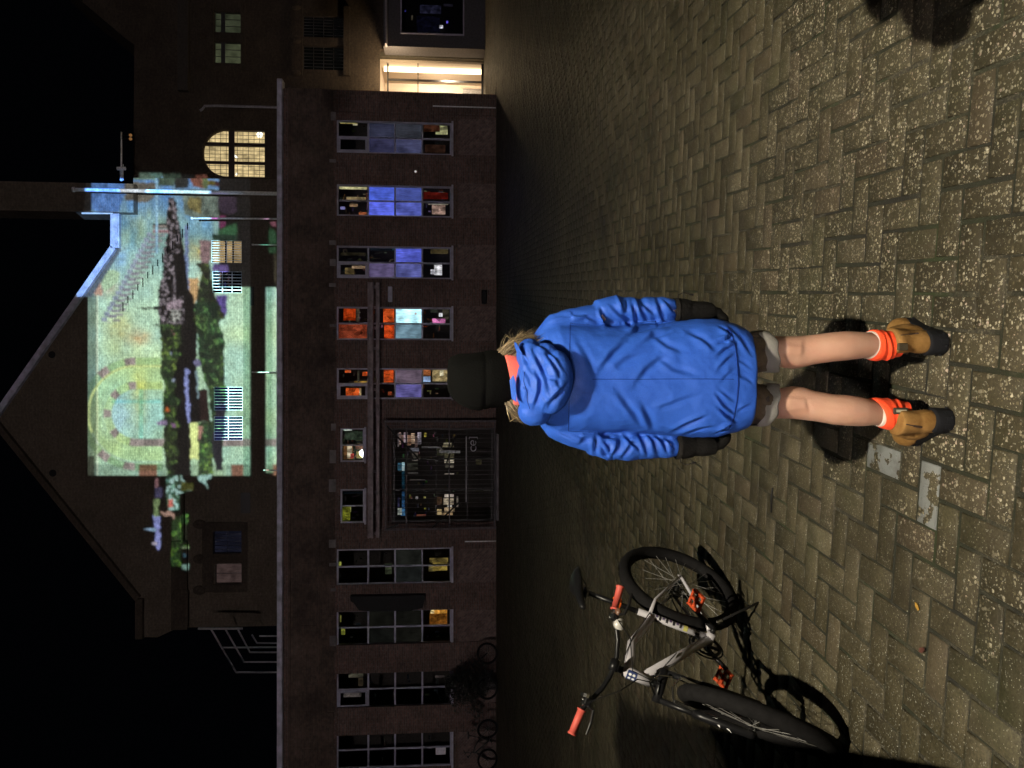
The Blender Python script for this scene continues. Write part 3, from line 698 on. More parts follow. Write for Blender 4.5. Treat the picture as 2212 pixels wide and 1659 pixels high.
# spandrels that round off the head of the arched window
A_ = hs['arch']; cxw = (A_[0]+A_[1])/2; rad = (A_[1]-A_[0])/2; zs_ = A_[3]-rad*1.0
mb = MB()
for s_ in (-1, 1):
    pts = [(cxw+s_*rad, zs_)]+[(cxw+s_*rad*math.cos(math.pi/2*k/10), zs_+rad*math.sin(math.pi/2*k/10)) for k in range(11)]+[(cxw+s_*rad, A_[3])]
    mb.extr(pts if s_ > 0 else pts[::-1], YW+.01, YW+.2)
parts(mb, 'arch_spandrel', M_churchd, rw)
mb = MB(); n_ = 20
for k in range(n_):
    a0, a1 = math.pi*k/n_+.02, math.pi*(k+1)/n_-.02
    mb.extr([(cxw+rad*1.02*math.cos(a0), zs_+rad*1.02*math.sin(a0)), (cxw+rad*1.28*math.cos(a0), zs_+rad*1.28*math.sin(a0)), (cxw+rad*1.28*math.cos(a1), zs_+rad*1.28*math.sin(a1)), (cxw+rad*1.02*math.cos(a1), zs_+rad*1.02*math.sin(a1))], YW-.06, YW-.003)
mb.build('arch_voussoir', M_churchd, rw)
M_wood = simple('dark_wood_mullion', (.045, .028, .025), .6)
mb = MB()
for (a, b) in ((306, 316), (346, 355)): u = rectW(438, 578, a, b, YW); mb.box(u[0], u[1], YW+.08, YW+.18, u[2], u[3])
u = rectW(493, 506, 281, 382, YW); mb.box(u[0], u[1], YW+.05, YW+.079, u[2], u[3])
u = rectW(571, 583, 281, 382, YW); mb.box(u[0], u[1], YW+.05, YW+.079, u[2], u[3])
aw = mb.build('arched_window', M_wood, rw)
mb = MB(); grid(mb, A_, 12, 12, YW+.20, .008); mb.build('glazing_bar', M_bard, aw)
mb = MB(); mb.box(A_[0], A_[1], YW+.26, YW+.27, A_[2], A_[3]); mb.build('pane', emit('warm_church_window', lin((214, 190, 138)), 1.1, 'frost'), aw)
mb = MB()
for (vx, vy, r_) in ((561, 291, .15), (503, 365, .07), (511, 376, .06)): p = W(vx, vy, YW+.24); mb.ell((p.x, YW+.24, p.z), (r_, .01, r_), 12, 6)
u0, u1 = W(502, 333, YW+.24), W(513, 341, YW+.24); mb.tube([u0, u1], .05, 6); mb.build('hanging_lamp', emit('lamp_white', (1, .98, .85), 1.6), aw)
for k, col in (('G', (52, 56, 42)), ('Hh', (64, 68, 50)), ('I', (7, 7, 7)), ('J', (8, 8, 7))):
    q = hs[k]; mb = MB(); grid(mb, q, 3 if k in 'GHh' else 7, 1 if k in 'GHh' else 4, YW+.1, .012)
    zm = q[2]+(q[3]-q[2])*.68
    if k in ('G', 'Hh'): mb.box(q[0], q[1], YW+.02, YW+.055, zm-.09, zm+.09)
    fr = mb.build('window', M_bard, rw)
    mb = MB(); mb.box(q[0], q[1], YW+.2, YW+.21, q[2], q[3]); mb.build('pane', emit('dim_window', lin(col), 1., 'frost'), fr)
mb = MB()
for (x0, x1, y0, y1) in ((440, 462, 8, 150), (521, 530, 8, 150), (632, 654, 15, 165), (743, 756, 15, 165)):
    u = rectW(x0, x1, y0, y1, YW); mb.box(u[0], u[1], YW-.10, YW-.002, u[2], u[3])
for vx, vys in ((436, (12, 80, 147)), (640, (18, 90, 160))):
    for vy in vys: p = W(vx, vy, YW); mb.ell((p.x, YW-.12, p.z), (.16, .1, .24), 12, 8)
parts(mb, 'window_surround', M_churchd, rw)
mb = MB(); u = rectW(388, 410, -60, 200, YW); mb.box(u[0], u[1], YW-.3, YW-.002, u[2], u[3]); mb.build('string_course', simple('wet_stone', (.05, .042, .036), .8), rw)
# lit lobby under the wing
lb = root('entrance_lobby', (13, YW+.3, 0), 'bright glazed entrance lobby with a warm light strip beside the low building', 'entrance lobby')
M_plaster = simple('warm_plaster', (.62, .52, .42), .8, var=.05)
x0, x1, z0, z1 = lob; zb = 0.004
p137 = W(1000, 137, YW+.6).x; p110 = x1
mb = MB(); yb = YW+3.4
mb.box(x0-4, p137+.1, yb, yb+.1, 0, z1+.3)              # back
mb.box(p137+.02, p137+.12, YW+.7, yb, 0, z1+.3)         # side wall by the strip
mb.box(x0-4, p137+.1, YW+.7, yb, z1+.05, z1+.15)        # ceiling
mb.build('wall', M_plaster, lb)
mb = MB(); mb.box(x0-4, p137+.1, YW+.7, yb, .0, .02); mb.build('floor', simple('lobby_floor', (.4, .33, .25), .5), lb)
mb = MB(); mb.box(p137+.121, x1+.3, YW+.35, YW+.75, 0, z1+.2); mb.build('pier', simple('lobby_pier', (.07, .062, .045), .8), lb)
mb = MB(); mb.box(p137-.24, p137-.02, YW+1.2, YW+1.3, .05, z1-.1); mb.build('light_strip', emit('led_strip', (1, .80, .52), 4), lb)
mb = MB()
for vy in (175.5,):
    u = rectW(838, 1040, vy-1.0, vy+1.0, YW+.66); mb.box(u[0], u[1], YW+.6, YW+.66, .02, u[3])
for (vx, t_) in ((838, 1.6), (903, .9)):
    u = rectW(vx-t_, vx+t_, 138, 200, YW+.66); mb.box(x0-4, u[1], YW+.59, YW+.655, u[2], u[3])
mb.box(x0-4, p137, YW+.59, YW+.66, .02, .12)
mb.build('door_frame', M_dark, lb)
u = rectW(892, 898, 168, 215, YW+3); mb = MB(); mb.tube([(u[0]+.3, YW+2.6, .02), (u[0]+.3, YW+2.6, 1.0)], .18, 14); tag(mb.build('waste_bin', simple('brushed_metal', (.25, .24, .24), .4, metal=.4)), 'cylindrical metal bin inside the lit lobby behind the glass', 'bin')
AL = bpy.data.lights.new('lobby_light', 'AREA'); AL.energy = 1000; AL.color = (1, .80, .55); AL.shape = 'RECTANGLE'; AL.size = .25; AL.size_y = z1-.6
ao = bpy.data.objects.new('lobby_light', AL); C.objects.link(ao); ao.location = (p137-.15, YW+1.25, z1/2)
ao.rotation_euler = Vector((-.8, .55, 0)).to_track_quat('-Z', 'Z').to_euler(); par(ao, lb)
PL = lamp('passage_light', Vector((p137-1.0, YW-.9, z1-.7)), 230, (1, .74, .42), .15); par(PL, lb)
# modern grey box with a shop window at the far right
gb = root('glass_extension', (19, YW-1, 0), 'grey flat-roofed extension with one dark window and a small bright screen', 'extension')
u = rectW(828, 1032, -160, 106, YW-1); sh = rectW(868, 1000, -60, 75, YW-1)
mb = MB(); wall(mb, u[0], u[1], 0, u[3], [sh], YW-1, .25); mb.add([(u[0], YW-1, 0), (u[0], YW-.01, 0), (u[0], YW-.01, u[3]), (u[0], YW-1, u[3])], [(0, 1, 2, 3)]); mb.add([(u[0], YW-1, u[3]), (u[1], YW-1, u[3]), (u[1], YW-.01, u[3]), (u[0], YW-.01, u[3])], [(0,1,2,3)])
mb.build('wall', simple('grey_panel', (.07, .066, .075), .7, var=.3), gb)
mb = MB(); v = rectW(832, 836, -160, 98, YW-1.2); mb.box(v[0], v[1], YW-1.4, YW-1.01, v[2], v[3]); mb.build('canopy', M_pipe, gb)
mb = MB(); t = .06
for bx in ((sh[0]-t, sh[0], sh[2]-t, sh[3]+t), (sh[0], sh[1], sh[2]-t, sh[2]), (sh[0], sh[1], sh[3], sh[3]+t)): mb.box(bx[0], bx[1], YW-1.06, YW-.95, bx[2], bx[3])
gw = mb.build('window', M_wframe, gb)
mb = MB(); mb.box(sh[0], sh[1], YW-.9, YW-.89, sh[2], sh[3]); mb.build('pane', M_glass, gw)
mb = MB()
for (a, b, c, d, col) in ((949, 957, 54, 61, (240, 240, 255)), (964, 968, 45, 50, (110, 100, 235)), (874, 877, 21, 25, (70, 70, 170)), (907, 953, 10, 30, (34, 34, 52)), (900, 950, 34, 70, (9, 9, 22)), (888, 892, 33, 43, (60, 55, 45)), (958, 978, 8, 14, (30, 28, 38)), (952, 955, 55, 58, (255, 255, 255))):
    v = rectW(a, b, c, d, YW-.3); mb.c = lin(col); mb.box(v[0], v[1], YW-.3, YW-.28, v[2], v[3])
mb.build('room_contents', M_glow, gw, colors=True)['kind'] = 'stuff'  # screen and room things alike glow, there is no lamp inside
mb = MB(); mb.box(sh[0]-.5, sh[1]+.5, YW-.1, YW-.05, 0, sh[3]+.5); mb.build('room_back', M_black, gw)

# things on the flat roof: pipes, rods and the frame of a roof light
for (xa, xb, ya, yb_, r_, mt, lab) in ((162, 604, 409.5, 418.5, .085, M_pipew, 'thick white flue pipe rising full height beside the chimney'),
        (418, 604, 471.5, 472.5, .04, M_pipew, 'thin white pipe left of the thick flue, rising to the windows'),
        (549, 604, 528.5, 529.5, .028, M_pipew, 'short thin rod under the lit cream window pair'),
        (549, 604, 804, 804.5, .022, M_pipew, 'short thin rod right of the white-barred window pair'),
        (574, 604, 1015.5, 1016, .022, M_pipew, 'short thin rod at the left edge of the projection')):
    p0, p1 = W(xa, ya, 34.5), W(xb, yb_, 34.5)
    mb = MB(); mb.tube([p0, (p1.x, p1.y, p1.z), (p1.x, p1.y, zt-.03)], r_, 8); mb.tube([p0+Vector((0, 0, .02)), p0+Vector((0, 0, .10))], r_*1.35, 8)
    tag(mb.build('roof_pipe', mt, smooth=True), lab, 'pipe', 'pipes and rods standing on the flat roof')
p = [W(*a, 34.5) for a in ((432, 239), (437, 236), (442, 229), (470, 228.5), (604, 232))]+[Vector((W(604, 232, 34.5).x, 34.5, zt-.03))]
mb = MB(); mb.tube(p, .055, 8); tag(mb.build('roof_pipe', M_pipe, smooth=True), 'grey pipe with a bent top, right of the arched window', 'pipe', 'pipes and rods standing on the flat roof')
br = root('lamp_bracket', W(262, 388, YC-.6), 'metal arm with small lamps sticking out from the chimney', 'bracket')
mb = MB(); mb.tube([W(262, 389, YC-.3), W(262, 366, YC-.8)], .06, 8); mb.tube([W(262, 366, YC-.8), W(262, 285, YC-.8)], .035, 6); mb.tube([W(253, 364, YC-.8), W(271, 364, YC-.8)], .08, 8); mb.tube([W(266, 389, YC-.3), W(266, 355, YC-.8)], .02, 6); mb.build('arm', M_pipew, br)
mb = MB()
for vy in (292, 300): p = W(279, vy, YC-.8); mb.tube([p, (p.x, p.y, p.z+.3)], .02, 5)
parts(mb, 'hanger', M_dark, br)
mb = MB()
for vy in (292, 300): p = W(282, vy, YC-.8); mb.ell(p, (.07, .07, .07), 8, 6)
parts(mb, 'lamp', emit('amber_lamp', lin((120, 84, 50)), 1.), br)
p0, p1 = W(177, 460.5, YC-.3), W(244, 460.5, YC-.3)
mb = MB(); mb.tube([p0, p1], .045, 6); tag(mb.build('chimney_rod', M_cream), 'pale rod up the left edge of the chimney', 'rod')
rl = root('roof_frame', W(606, 1400, 33.0), 'thin grey sloping frame of a roof light at the left end of the flat roof', 'roof frame')
mb = MB()
for pts in (((428, 1358), (524, 1358)), ((456, 1359), (510, 1452), (606, 1452)), ((487, 1359), (527, 1430), (606, 1430)), ((514, 1360), (540, 1409), (606, 1409)), ((544, 1371), (555, 1389), (606, 1389)), ((479, 1399), (606, 1398)), ((560, 1374), (606, 1374))):
    q = [W(a, b, 33.0) for a, b in pts]
    if pts[-1][0] == 606: q.append(Vector((q[-1].x, 33.0, zt-.03)))
    mb.tube(q, .035 if pts[0][0] != 428 else .045, 6)
mb.build('frame', M_pipe, rl)
mb = MB()
for vy in (1452, 1358): p_ = W(520, vy, 33.0); mb.box(p_.x-.02, p_.x+.02, 33.0, 33.6, zt-.03, zt+.3)
parts(mb, 'foot', M_pipe, rl)

# ------------------------------------------------------------------ the slide in the projector
def slide():
    x = np.arange(160, 606.1, 1.5); y = np.arange(362, 1250, 1.5)
    X, Y = np.meshgrid(x, y, indexing='ij'); n0, n1 = X.shape
    rng = np.random.RandomState(11)
    def vn(sx, sy, seed, oc=1):
        r_ = np.random.RandomState(seed); out = 0; amp = 1; tot = 0
        for o_ in range(oc):
            gx, gy = int(450/sx*2**o_)+3, int(900/sy*2**o_)+3; g = r_.rand(gx, gy)
            fx = (X-160)/sx*2**o_; fy = (Y-362)/sy*2**o_; ix = fx.astype(int); iy = fy.astype(int); tx = fx-ix; ty = fy-iy
            tx = tx*tx*(3-2*tx); ty = ty*ty*(3-2*ty)
            out = out+amp*((g[ix, iy]*(1-tx)+g[ix+1, iy]*tx)*(1-ty)+(g[ix, iy+1]*(1-tx)+g[ix+1, iy+1]*tx)*ty); tot += amp; amp *= .55
        return out/tot
    def cells(sx, sy, seed):
        r_ = np.random.RandomState(seed); g = r_.rand(400, 700)
        ix = ((X-160)/sx).astype(int); iy = ((Y-362)/sy+(ix % 2)*.5).astype(int); return g[ix % 400, iy % 700]
    def inside(poly):
        r_ = np.zeros(X.shape, bool); m = len(poly)
        wob = (vn(7, 7, 77, 3)-.5)*8.0; Xw = X+wob; Yw = Y+(vn(7, 7, 78, 3)-.5)*8.0
        for i in range(m):
            (xa, ya), (xb, yb) = poly[i], poly[(i+1) % m]
            if ya == yb: continue
            c = ((ya > Yw) != (yb > Yw)) & (Xw < (xb-xa)*(Yw-ya)/(yb-ya)+xa); r_ ^= c
        return r_
    A = lambda *pts: [((300+.3707*a)/1.8228, (650+.3707*b)/1.8228) for a, b in pts]
    B = lambda *pts: [((300+.3707*a)/1.8228, (1200+.3707*b)/1.8228) for a, b in pts]
    Cc = lambda *pts: [((400+.3616*a)/1.8228, (1700+.3616*b)/1.8228) for a, b in pts]
    I = np.zeros(X.shape+(3,))
    sr = lambda c: np.array(lin(c))
    def put(mask, c, tex=.25, seed=1, s=6):
        if mask.sum() == 0: return
        c = sr(c); t = 1+tex*2*(vn(s, s, seed, 3)-.5)*1.6
        I[mask] = c[None]*t[mask][:, None]
    def rect(x0, x1, y0, y1): return (X >= x0) & (X < x1) & (Y >= y0) & (Y < y1)
    # lit field, colour varying from blue (right) to yellow green (left)
    L = rect(190, 541, 385, 1028) | rect(575, 606, 600, 1022)
    blue, teal, pale, grn = sr((104, 142, 186)), sr((128, 165, 164)), sr((176, 207, 178)), sr((166, 198, 166))
    t = np.clip((Y-385)/(1028-385), 0, 1)
    k1 = np.clip(t/.2, 0, 1)[..., None]; k2 = np.clip((t-.2)/.25, 0, 1)[..., None]; k3 = np.clip((t-.45)/.35, 0, 1)[..., None]
    base = blue*(1-k1)+teal*k1; base = base*(1-k2)+pale*k2; base = base*(1-k3)+grn*k3
    t1 = vn(26, 30, 1, 4); t2 = vn(8, 8, 2, 3); t3 = vn(45, 60, 5, 2)
    base = base*(.74+.42*t1+.34*(t2-.5))[..., None]
    base = base*(1+(t3-.5)[..., None]*np.array([.32, .06, -.45]))
    base = base*(.86+.28*cells(2.2, 5, 9))[..., None]*(.92+.16*vn(2.4, 2.4, 99, 1))[..., None]*(.93+.14*((Y % 3) < 1.5))[..., None]
    right = (Y < 545)[..., None]; base = np.where(right, base*(.62+.5*vn(22, 30, 21, 3))[..., None]*(1+(vn(18, 40, 22, 2)-.5)[..., None]*np.array([.7, .2, -.6])), base)
    I = np.where(L[..., None], base, 0)
    # rust and ochre stains
    for (px, py, rx, ry, c, a) in ((300, 730, 22, 16, (190, 120, 50), .55), (262, 712, 30, 30, (190, 170, 90), .4), (300, 850, 16, 60, (200, 190, 80), .5), (250, 905, 40, 40, (180, 205, 215), .5), (430, 545, 30, 22, (170, 140, 50), .5), (440, 620, 20, 30, (200, 180, 80), .5), (230, 615, 20, 20, (190, 140, 110), .6), (225, 420, 22, 30, (96, 130, 200), .55), (260, 560, 16, 24, (120, 170, 235), .5), (208, 580, 22, 40, (130, 175, 225), .5)):
        g = np.exp(-(((X-px)/rx)**2+((Y-py)/ry)**2))[..., None]*a*(.4+vn(9, 9, int(px), 3)*1.2)[..., None]
        I = np.where(L[..., None], I*(1-np.clip(g, 0, 1))+sr(c)*np.clip(g, 0, 1)*(.7+.6*t2)[..., None], I)
    # duller band along the top edge, ruled lines
    m_ = rect(190, 210, 637, 1028); I[m_] *= .38
    m_ = rect(208.5, 212, 637, 1028); I[m_] = sr((214, 226, 196))*.9
    m_ = rect(190, 600, 1003, 1028); I[m_] *= .62
    m_ = rect(300, 340, 1003, 1028) | rect(500, 525, 1003, 1028) | rect(590, 600, 1003, 1028); put(m_, (120, 84, 66), .3, 6)
    m_ = rect(190, 204, 985, 1028); put(m_, (52, 58, 44), .4, 4)
    # arches
    (cx, cy), = B((640, 1160)); u = X-cx; v = Y-cy; r = np.hypot(np.minimum(u, 0), v)*1.8228/.3707; ang = np.degrees(np.arctan2(v, -np.minimum(u, -1e-3)))
    Lm = L & (X < 352) & (X > 190)
    m_ = Lm & (r < 262) & (np.abs(v) < 54); I[m_] = I[m_]*np.array([.90, 1.0, 1.14])
    for (a, b, c, d) in (B((380, 1010))[0]+B((900, 1050))[0], ):
        m_ = Lm & (X > a) & (X < c) & (Y > b) & (Y < d); I[m_] *= np.array([.72, .98, 1.05])
    (a, b), (c, d) = B((670, 890), (715, 1430)); m_ = Lm & rect(a, c, b, d); I[m_] *= np.array([.68, .95, 1.0])
    m_ = Lm & (r > 262) & (r < 345); I[m_] *= np.array([1.0, .98, .62])
    m_ = Lm & (r > 500) & (r < 522) & (v < 40); I[m_] = sr((186, 198, 128))
    m_ = Lm & (r > 345) & (r < 500); I[m_] *= np.array([1.0, 1.02, .78])
    m_ = Lm & (r > 522) & (r < 600); I[m_] *= np.array([.72, .80, .62])
    for a0, r0, r1 in ((-82, 262, 345), (-42, 262, 345), (-1, 268, 350), (41, 262, 345), (84, 262, 345), (-83, 522, 600), (-52, 520, 605), (52, 520, 605), (82, 520, 600)):
        m_ = L & (r > r0) & (r < r1) & (np.abs(ang-a0) < (7.5 if r0 < 400 else 6)); I[m_] = sr((134, 122, 116))*(.75+.5*((X[m_]*1.3).astype(int) % 2))[:, None]
    # stepped purple bricks down the slope
    for k in range(17):
        tt = k/16.; ax = 820-tt*480; ay = 690+tt*900
        for (dx, dy, wx, hy, c) in ((0, 0, 90, 34, (128, 126, 134)), (-70, 24, 60, 50, (134, 144, 158)), (50, 46, 80, 24, (126, 124, 126)), (-20, 70, 50, 18, (150, 160, 140))):
            (x0_, y0_), (x1_, y1_) = A((ax+dx, ay+dy), (ax+dx+wx, ay+dy+hy)); put(L & rect(x0_, x1_, y0_, y1_), c, .2, k)
    (x0_, y0_), (x1_, y1_) = A((815, 618), (985, 640)); put(rect(x0_, x1_, y0_, y1_), (20, 14, 16), .1)
    for q, c in enumerate(((150, 140, 130), (60, 46, 50), (160, 150, 150), (120, 60, 66), (150, 130, 130))):
        (x0_, y0_), (x1_, y1_) = A((815, 642+q*17), (985, 658+q*17)); put(rect(x0_, x1_, y0_, y1_), c, .1)
    put(L & inside(A((90, 1370), (270, 1130), (270, 1390))), (172, 140, 122), .25, 8)
    put(L & inside(A((272, 1105), (470, 1130), (430, 1250), (280, 1370))), (158, 184, 150), .2, 8)
    # coloured patches towards the right edge (beside the chimney)
    put(inside(A((192, 165), (545, 165), (545, 300), (480, 520), (300, 520), (192, 470))), (70, 104, 156), .5, 12, 10)
    put(inside(A((545, 175), (870, 190), (830, 330), (760, 400), (545, 380))), (92, 86, 76), .35, 13)
    put(rect(*[v_ for v_ in (A((612, 0))[0][0], A((862, 0))[0][0], 371, 389)]), (92, 112, 96), .3, 14)
    put(inside(A((700, 68), (862, 68), (862, 200), (800, 120))), (100, 135, 122), .2, 14)
    put(inside(A((866, 75), (1048, 80), (1048, 230), (866, 230))), (62, 78, 64), .4, 15)
    put(inside(A((1050, 85), (1200, 90), (1200, 230), (1050, 250))), (30, 32, 30), .5, 15)
    put(inside(A((1200, 92), (1345, 92), (1345, 245), (1240, 230))), (112, 68, 54), .5, 16)
    put(inside(A((1340, 130), (1400, 130), (1400, 240), (1345, 245))), (86, 96, 60), .3, 16)
    put(inside(A((1400, 165), (1480, 170), (1470, 220), (1400, 215))), (84, 74, 22), .3, 16)
    put(inside(A((1480, 170), (1570, 170), (1560, 230), (1470, 225))), (50, 22, 22), .3, 16)
    put(rect(*[v_ for v_ in (A((845, 0))[0][0], A((868, 0))[0][0], 378, 548)]), (140, 178, 200), .25, 17)
    put(inside(A((1120, 260), (1510, 265), (1510, 560), (1330, 600), (1150, 520))), (88, 98, 88), .7, 18, 12)
    put(inside(A((1180, 340), (1340, 340), (1320, 520), (1200, 470))), (110, 100, 60), .6, 19)
    # below the eaves on the right: mostly unlit, a few coloured patches
    m_ = (X > A((1515, 0))[0][0]) & (Y < A((0, 1300))[0][1]); I[m_] = 0
    put(inside(A((1510, 330), (1700, 335), (1705, 500), (1620, 520), (1510, 480))), (44, 32, 46), .6, 20)
    put(inside(A((1510, 540), (1600, 545), (1590, 620), (1520, 700))), (98, 40, 72), .5, 21)
    put(inside(A((1500, 700), (1640, 640), (1705, 620), (1705, 745), (1500, 735))), (44, 84, 52), .4, 22)
    put(inside(A((1450, 735), (1715, 745), (1715, 800), (1430, 800))), (24, 44, 32), .4, 22)
    put(inside(A((2045, 640), (2155, 760), (2155, 950), (2045, 940))), (30, 56, 36), .5, 23); put(inside(A((2050, 600), (2155, 590), (2155, 700))), (96, 56, 66), .5, 23)
    put(inside(A((2100, 960), (2155, 940), (2155, 1240), (2110, 1230))), (70, 64, 50), .8, 24)
    put(inside(A((1450, 1050), (1610, 1060), (1610, 1130), (1450, 1130))), (82, 66, 110), .7, 25)
    put(inside(A((1490, 1380), (1600, 1380), (1590, 1619), (1510, 1619))), (84, 70, 128), .4, 26)
    put(inside(A((1310, 800), (1430, 800), (1420, 1040), (1330, 1040))), (116, 92, 92), .4, 27)
    put(inside(A((1190, 1200), (1300, 1200), (1300, 1400), (1250, 1480), (1190, 1300))), (176, 140, 96), .3, 27)
    put(inside(A((1150, 640), (1195, 640), (1195, 1200), (1230, 1500), (1160, 1500))), (104, 118, 150), .35, 28)
    for (x0_, x1_, y0_, y1_) in ((533, 541, 600, 1028), (576, 588, 600, 1022)):
        m_ = rect(x0_-8 if x0_ == 533 else x0_, x1_, y0_, y1_); I[m_] *= np.array([.55, .66, .6])
    # dark town and river band
    dk = inside(A((975, 340), (1040, 335), (1065, 420), (1075, 500), (1095, 600), (1115, 700), (1140, 860), (1170, 1100), (1190, 1300), (1250, 1400), (1240, 1619), (880, 1619), (872, 1400), (890, 1250), (925, 1100), (920, 960), (955, 800), (985, 700), (945, 600), (975, 470)))
    dk |= inside(B((880, -20), (890, 300), (905, 520), (890, 740), (950, 850), (915, 1000), (930, 1300), (925, 1560), (950, 1640), (1215, 1640), (1213, 1262), (1420, 1235), (1380, 1000), (1300, 900), (1280, 560), (1290, 150), (1250, -20)))
    dk |= inside(Cc((690, 200), (820, 180), (980, 180), (960, 660), (1000, 690), (990, 880), (940, 900), (940, 1500), (880, 1510), (770, 1480), (760, 1000), (850, 880), (850, 600), (720, 480), (700, 330)))
    I[dk] = 0
    # windows of the projected town: pale specks
    hs_ = cells(4.0, 4.5, 31); sp = dk & (Y < 700) & (hs_*.55+.45*vn(7, 9, 131, 2) > .56) & (X < A((1100, 0))[0][0]+(Y-520)*.06); put(sp, (112, 102, 106), .9, 32, 4)
    core = inside(A((1030, 930), (1110, 930), (1160, 1200), (1170, 1400), (1060, 1400), (1040, 1100))); I[core] = 0
    put(inside(A((975, 1450), (1115, 1430), (1120, 1530), (965, 1530))) & (cells(2, 3, 5) > .3), (150, 130, 138), .3, 33)
    put(inside(B((1000, 60), (1110, 50), (1100, 170), (985, 180))) & (hs_ > .35), (150, 148, 140), .3, 33)
    put(inside(A((900, 1495), (600, 1520), (960, 1535))), (0, 0, 0), 0) ; I[inside(A((960, 1490), (595, 1519), (960, 1538)))] = 0
    I[inside(B((880, 210), (800, 215), (880, 222)))] = 0
    put(inside(B((1010, 200), (1080, 200), (1070, 340), (1000, 340))), (104, 66, 66), .3, 34)
    for p_ in (((1000, 480), (1030, 550), (970, 590)), ((960, 230), (1000, 240), (990, 390), (970, 390)), ((990, 780), (1045, 790), (1040, 860), (995, 850))): put(inside(B(*p_)), (136, 146, 160), .2, 35)
    # tree fringe of the band, boats and river
    def green(mask, dark=(14, 22, 12), mid=(44, 60, 32), hi=(88, 112, 48), seed=41):
        a = vn(11, 11, seed, 3); b = vn(4.5, 4.5, seed+1, 3); e = vn(3, 3, seed+2, 1)
        t_ = np.clip((a*.5+b*.6-.42)*4, 0, 1)[..., None]; h_ = np.clip((b+.5*(a-.5)-.60)*7, 0, 1)[..., None]
        g_ = (sr(dark)*(1-t_)+sr(mid)*t_)*(1-h_)+sr(hi)*h_
        hue = 1+(vn(25, 25, seed+3, 2)-.5)[..., None]*np.array([.7, .1, -.2])
        I[mask] = (g_*hue*(.6+.8*e)[..., None])[mask]
    fr = dk & (Y > 700) & (Y < 1028) & (X < 352+ (vn(14, 18, 51, 2)*44+6)); green(fr)
    put(inside(B((1150, 680), (1200, 690), (1190, 900), (1215, 1260), (1180, 1255), (1160, 900))), (124, 130, 176), .15, 52)
    put(inside(B((1265, 700), (1290, 700), (1310, 1000), (1290, 990))), (116, 136, 140), .3, 52); put(inside(B((1240, 590), (1340, 560), (1350, 660), (1270, 660))), (104, 100, 128), .3, 52)
    put(inside(B((1000, 1265), (1060, 1265), (1060, 1310), (1010, 1300))), (112, 80, 108), .3, 53); put(inside(B((850, 1240), (970, 1225), (970, 1280), (880, 1280))), (124, 108, 134), .3, 53)
    put(inside(B((960, 1090), (985, 1090), (985, 1140), (955, 1130))), (180, 90, 40), .2, 53)
    green(inside(Cc((690, 0), (820, 0), (815, 340), (705, 350), (690, 180))), seed=61)
    # second band of foliage
    g2 = inside(A((1275, 1040), (1420, 1040), (1450, 1300), (1500, 1440), (1590, 1640), (1240, 1640), (1290, 1400), (1330, 1150)))
    green(g2, (16, 18, 14), (34, 40, 26), (74, 92, 42), 71)
    g3 = inside(B((1250, -20), (1290, 300), (1300, 540), (1350, 760), (1400, 900), (1440, 1230), (1290, 1260), (1300, 1640), (1540, 1640), (1580, 1260), (1585, 900), (1560, 500), (1590, 420), (1530, 260), (1500, -20)))
    green(g3, (18, 30, 20), (40, 60, 38), (82, 118, 62), 72)
    put(inside(B((1310, 900), (1390, 900), (1420, 1240), (1320, 1240))), (34, 18, 16), .4, 73); put(inside(B((1480, 1060), (1580, 1050), (1585, 1200), (1480, 1200))), (26, 24, 34), .4, 73)
    put(inside(B((1520, 860), (1600, 860), (1590, 1000), (1560, 980))), (60, 100, 40), .4, 73)
    put(inside(B((1310, 1480), (1430, 1490), (1400, 1619), (1310, 1600))), (112, 142, 30), .3, 74); put(inside(B((1290, 1280), (1350, 1290), (1320, 1440), (1290, 1400))), (150, 110, 96), .4, 74)
    put(inside(B((1215, 1262), (1288, 1258), (1300, 1640), (1215, 1640))), (208, 216, 138), .15, 75)
    green(inside(Cc((1050, 120), (1180, 130), (1210, 300), (1210, 480), (1060, 500))), (30, 44, 30), (70, 96, 50), (110, 140, 60), 76); put(inside(Cc((1200, 0), (1310, 0), (1320, 300), (1310, 430), (1250, 420), (1200, 200))), (28, 28, 34), .4, 77)
    put(inside(Cc((1050, 480), (1210, 470), (1200, 500), (1130, 530), (1150, 620), (1110, 560), (1060, 540))), (130, 160, 150), .4, 78)
    # below the edge of the picture: the band that runs on over the dark wall
    bx = inside(Cc((700, 470), (850, 470), (1000, 640), (850, 680), (840, 860), (720, 860), (705, 600))); green(bx, (26, 40, 30), (58, 88, 62), (120, 160, 140), 81)
    put(bx & (cells(5, 6, 83) > .6), (150, 180, 170), .3, 84); put(inside(Cc((730, 730), (780, 720), (780, 820), (735, 830))), (176, 96, 84), .3, 85); put(inside(Cc((860, 540), (1000, 560), (1000, 640), (860, 650))), (58, 60, 24), .3, 85)
    put(inside(Cc((650, 880), (750, 870), (800, 920), (790, 980), (760, 920), (650, 915))), (150, 118, 104), .2, 86)
    bx = inside(Cc((760, 980), (860, 900), (940, 900), (940, 1240), (880, 1270), (870, 1480), (780, 1460), (750, 1400), (775, 1200))); green(bx, (14, 22, 14), (50, 84, 44), (96, 140, 52), 87)
    I[inside(Cc((880, 1000), (945, 1000), (940, 1230), (890, 1230)))] = sr((14, 20, 12)); put(inside(Cc((880, 1255), (945, 1255), (945, 1275), (880, 1275))), (120, 140, 100), .1)
    put(inside(Cc((885, 1445), (945, 1440), (945, 1505), (885, 1505))), (128, 162, 146), .1); put(inside(Cc((895, 1320), (925, 1320), (925, 1370), (900, 1370))), (60, 90, 100), .1)
    put(inside(Cc((580, 520), (620, 520), (625, 600), (585, 610))), (124, 88, 90), .3, 90); put(inside(Cc((580, 610), (665, 610), (660, 720), (590, 730))), (50, 48, 70), .4, 91)
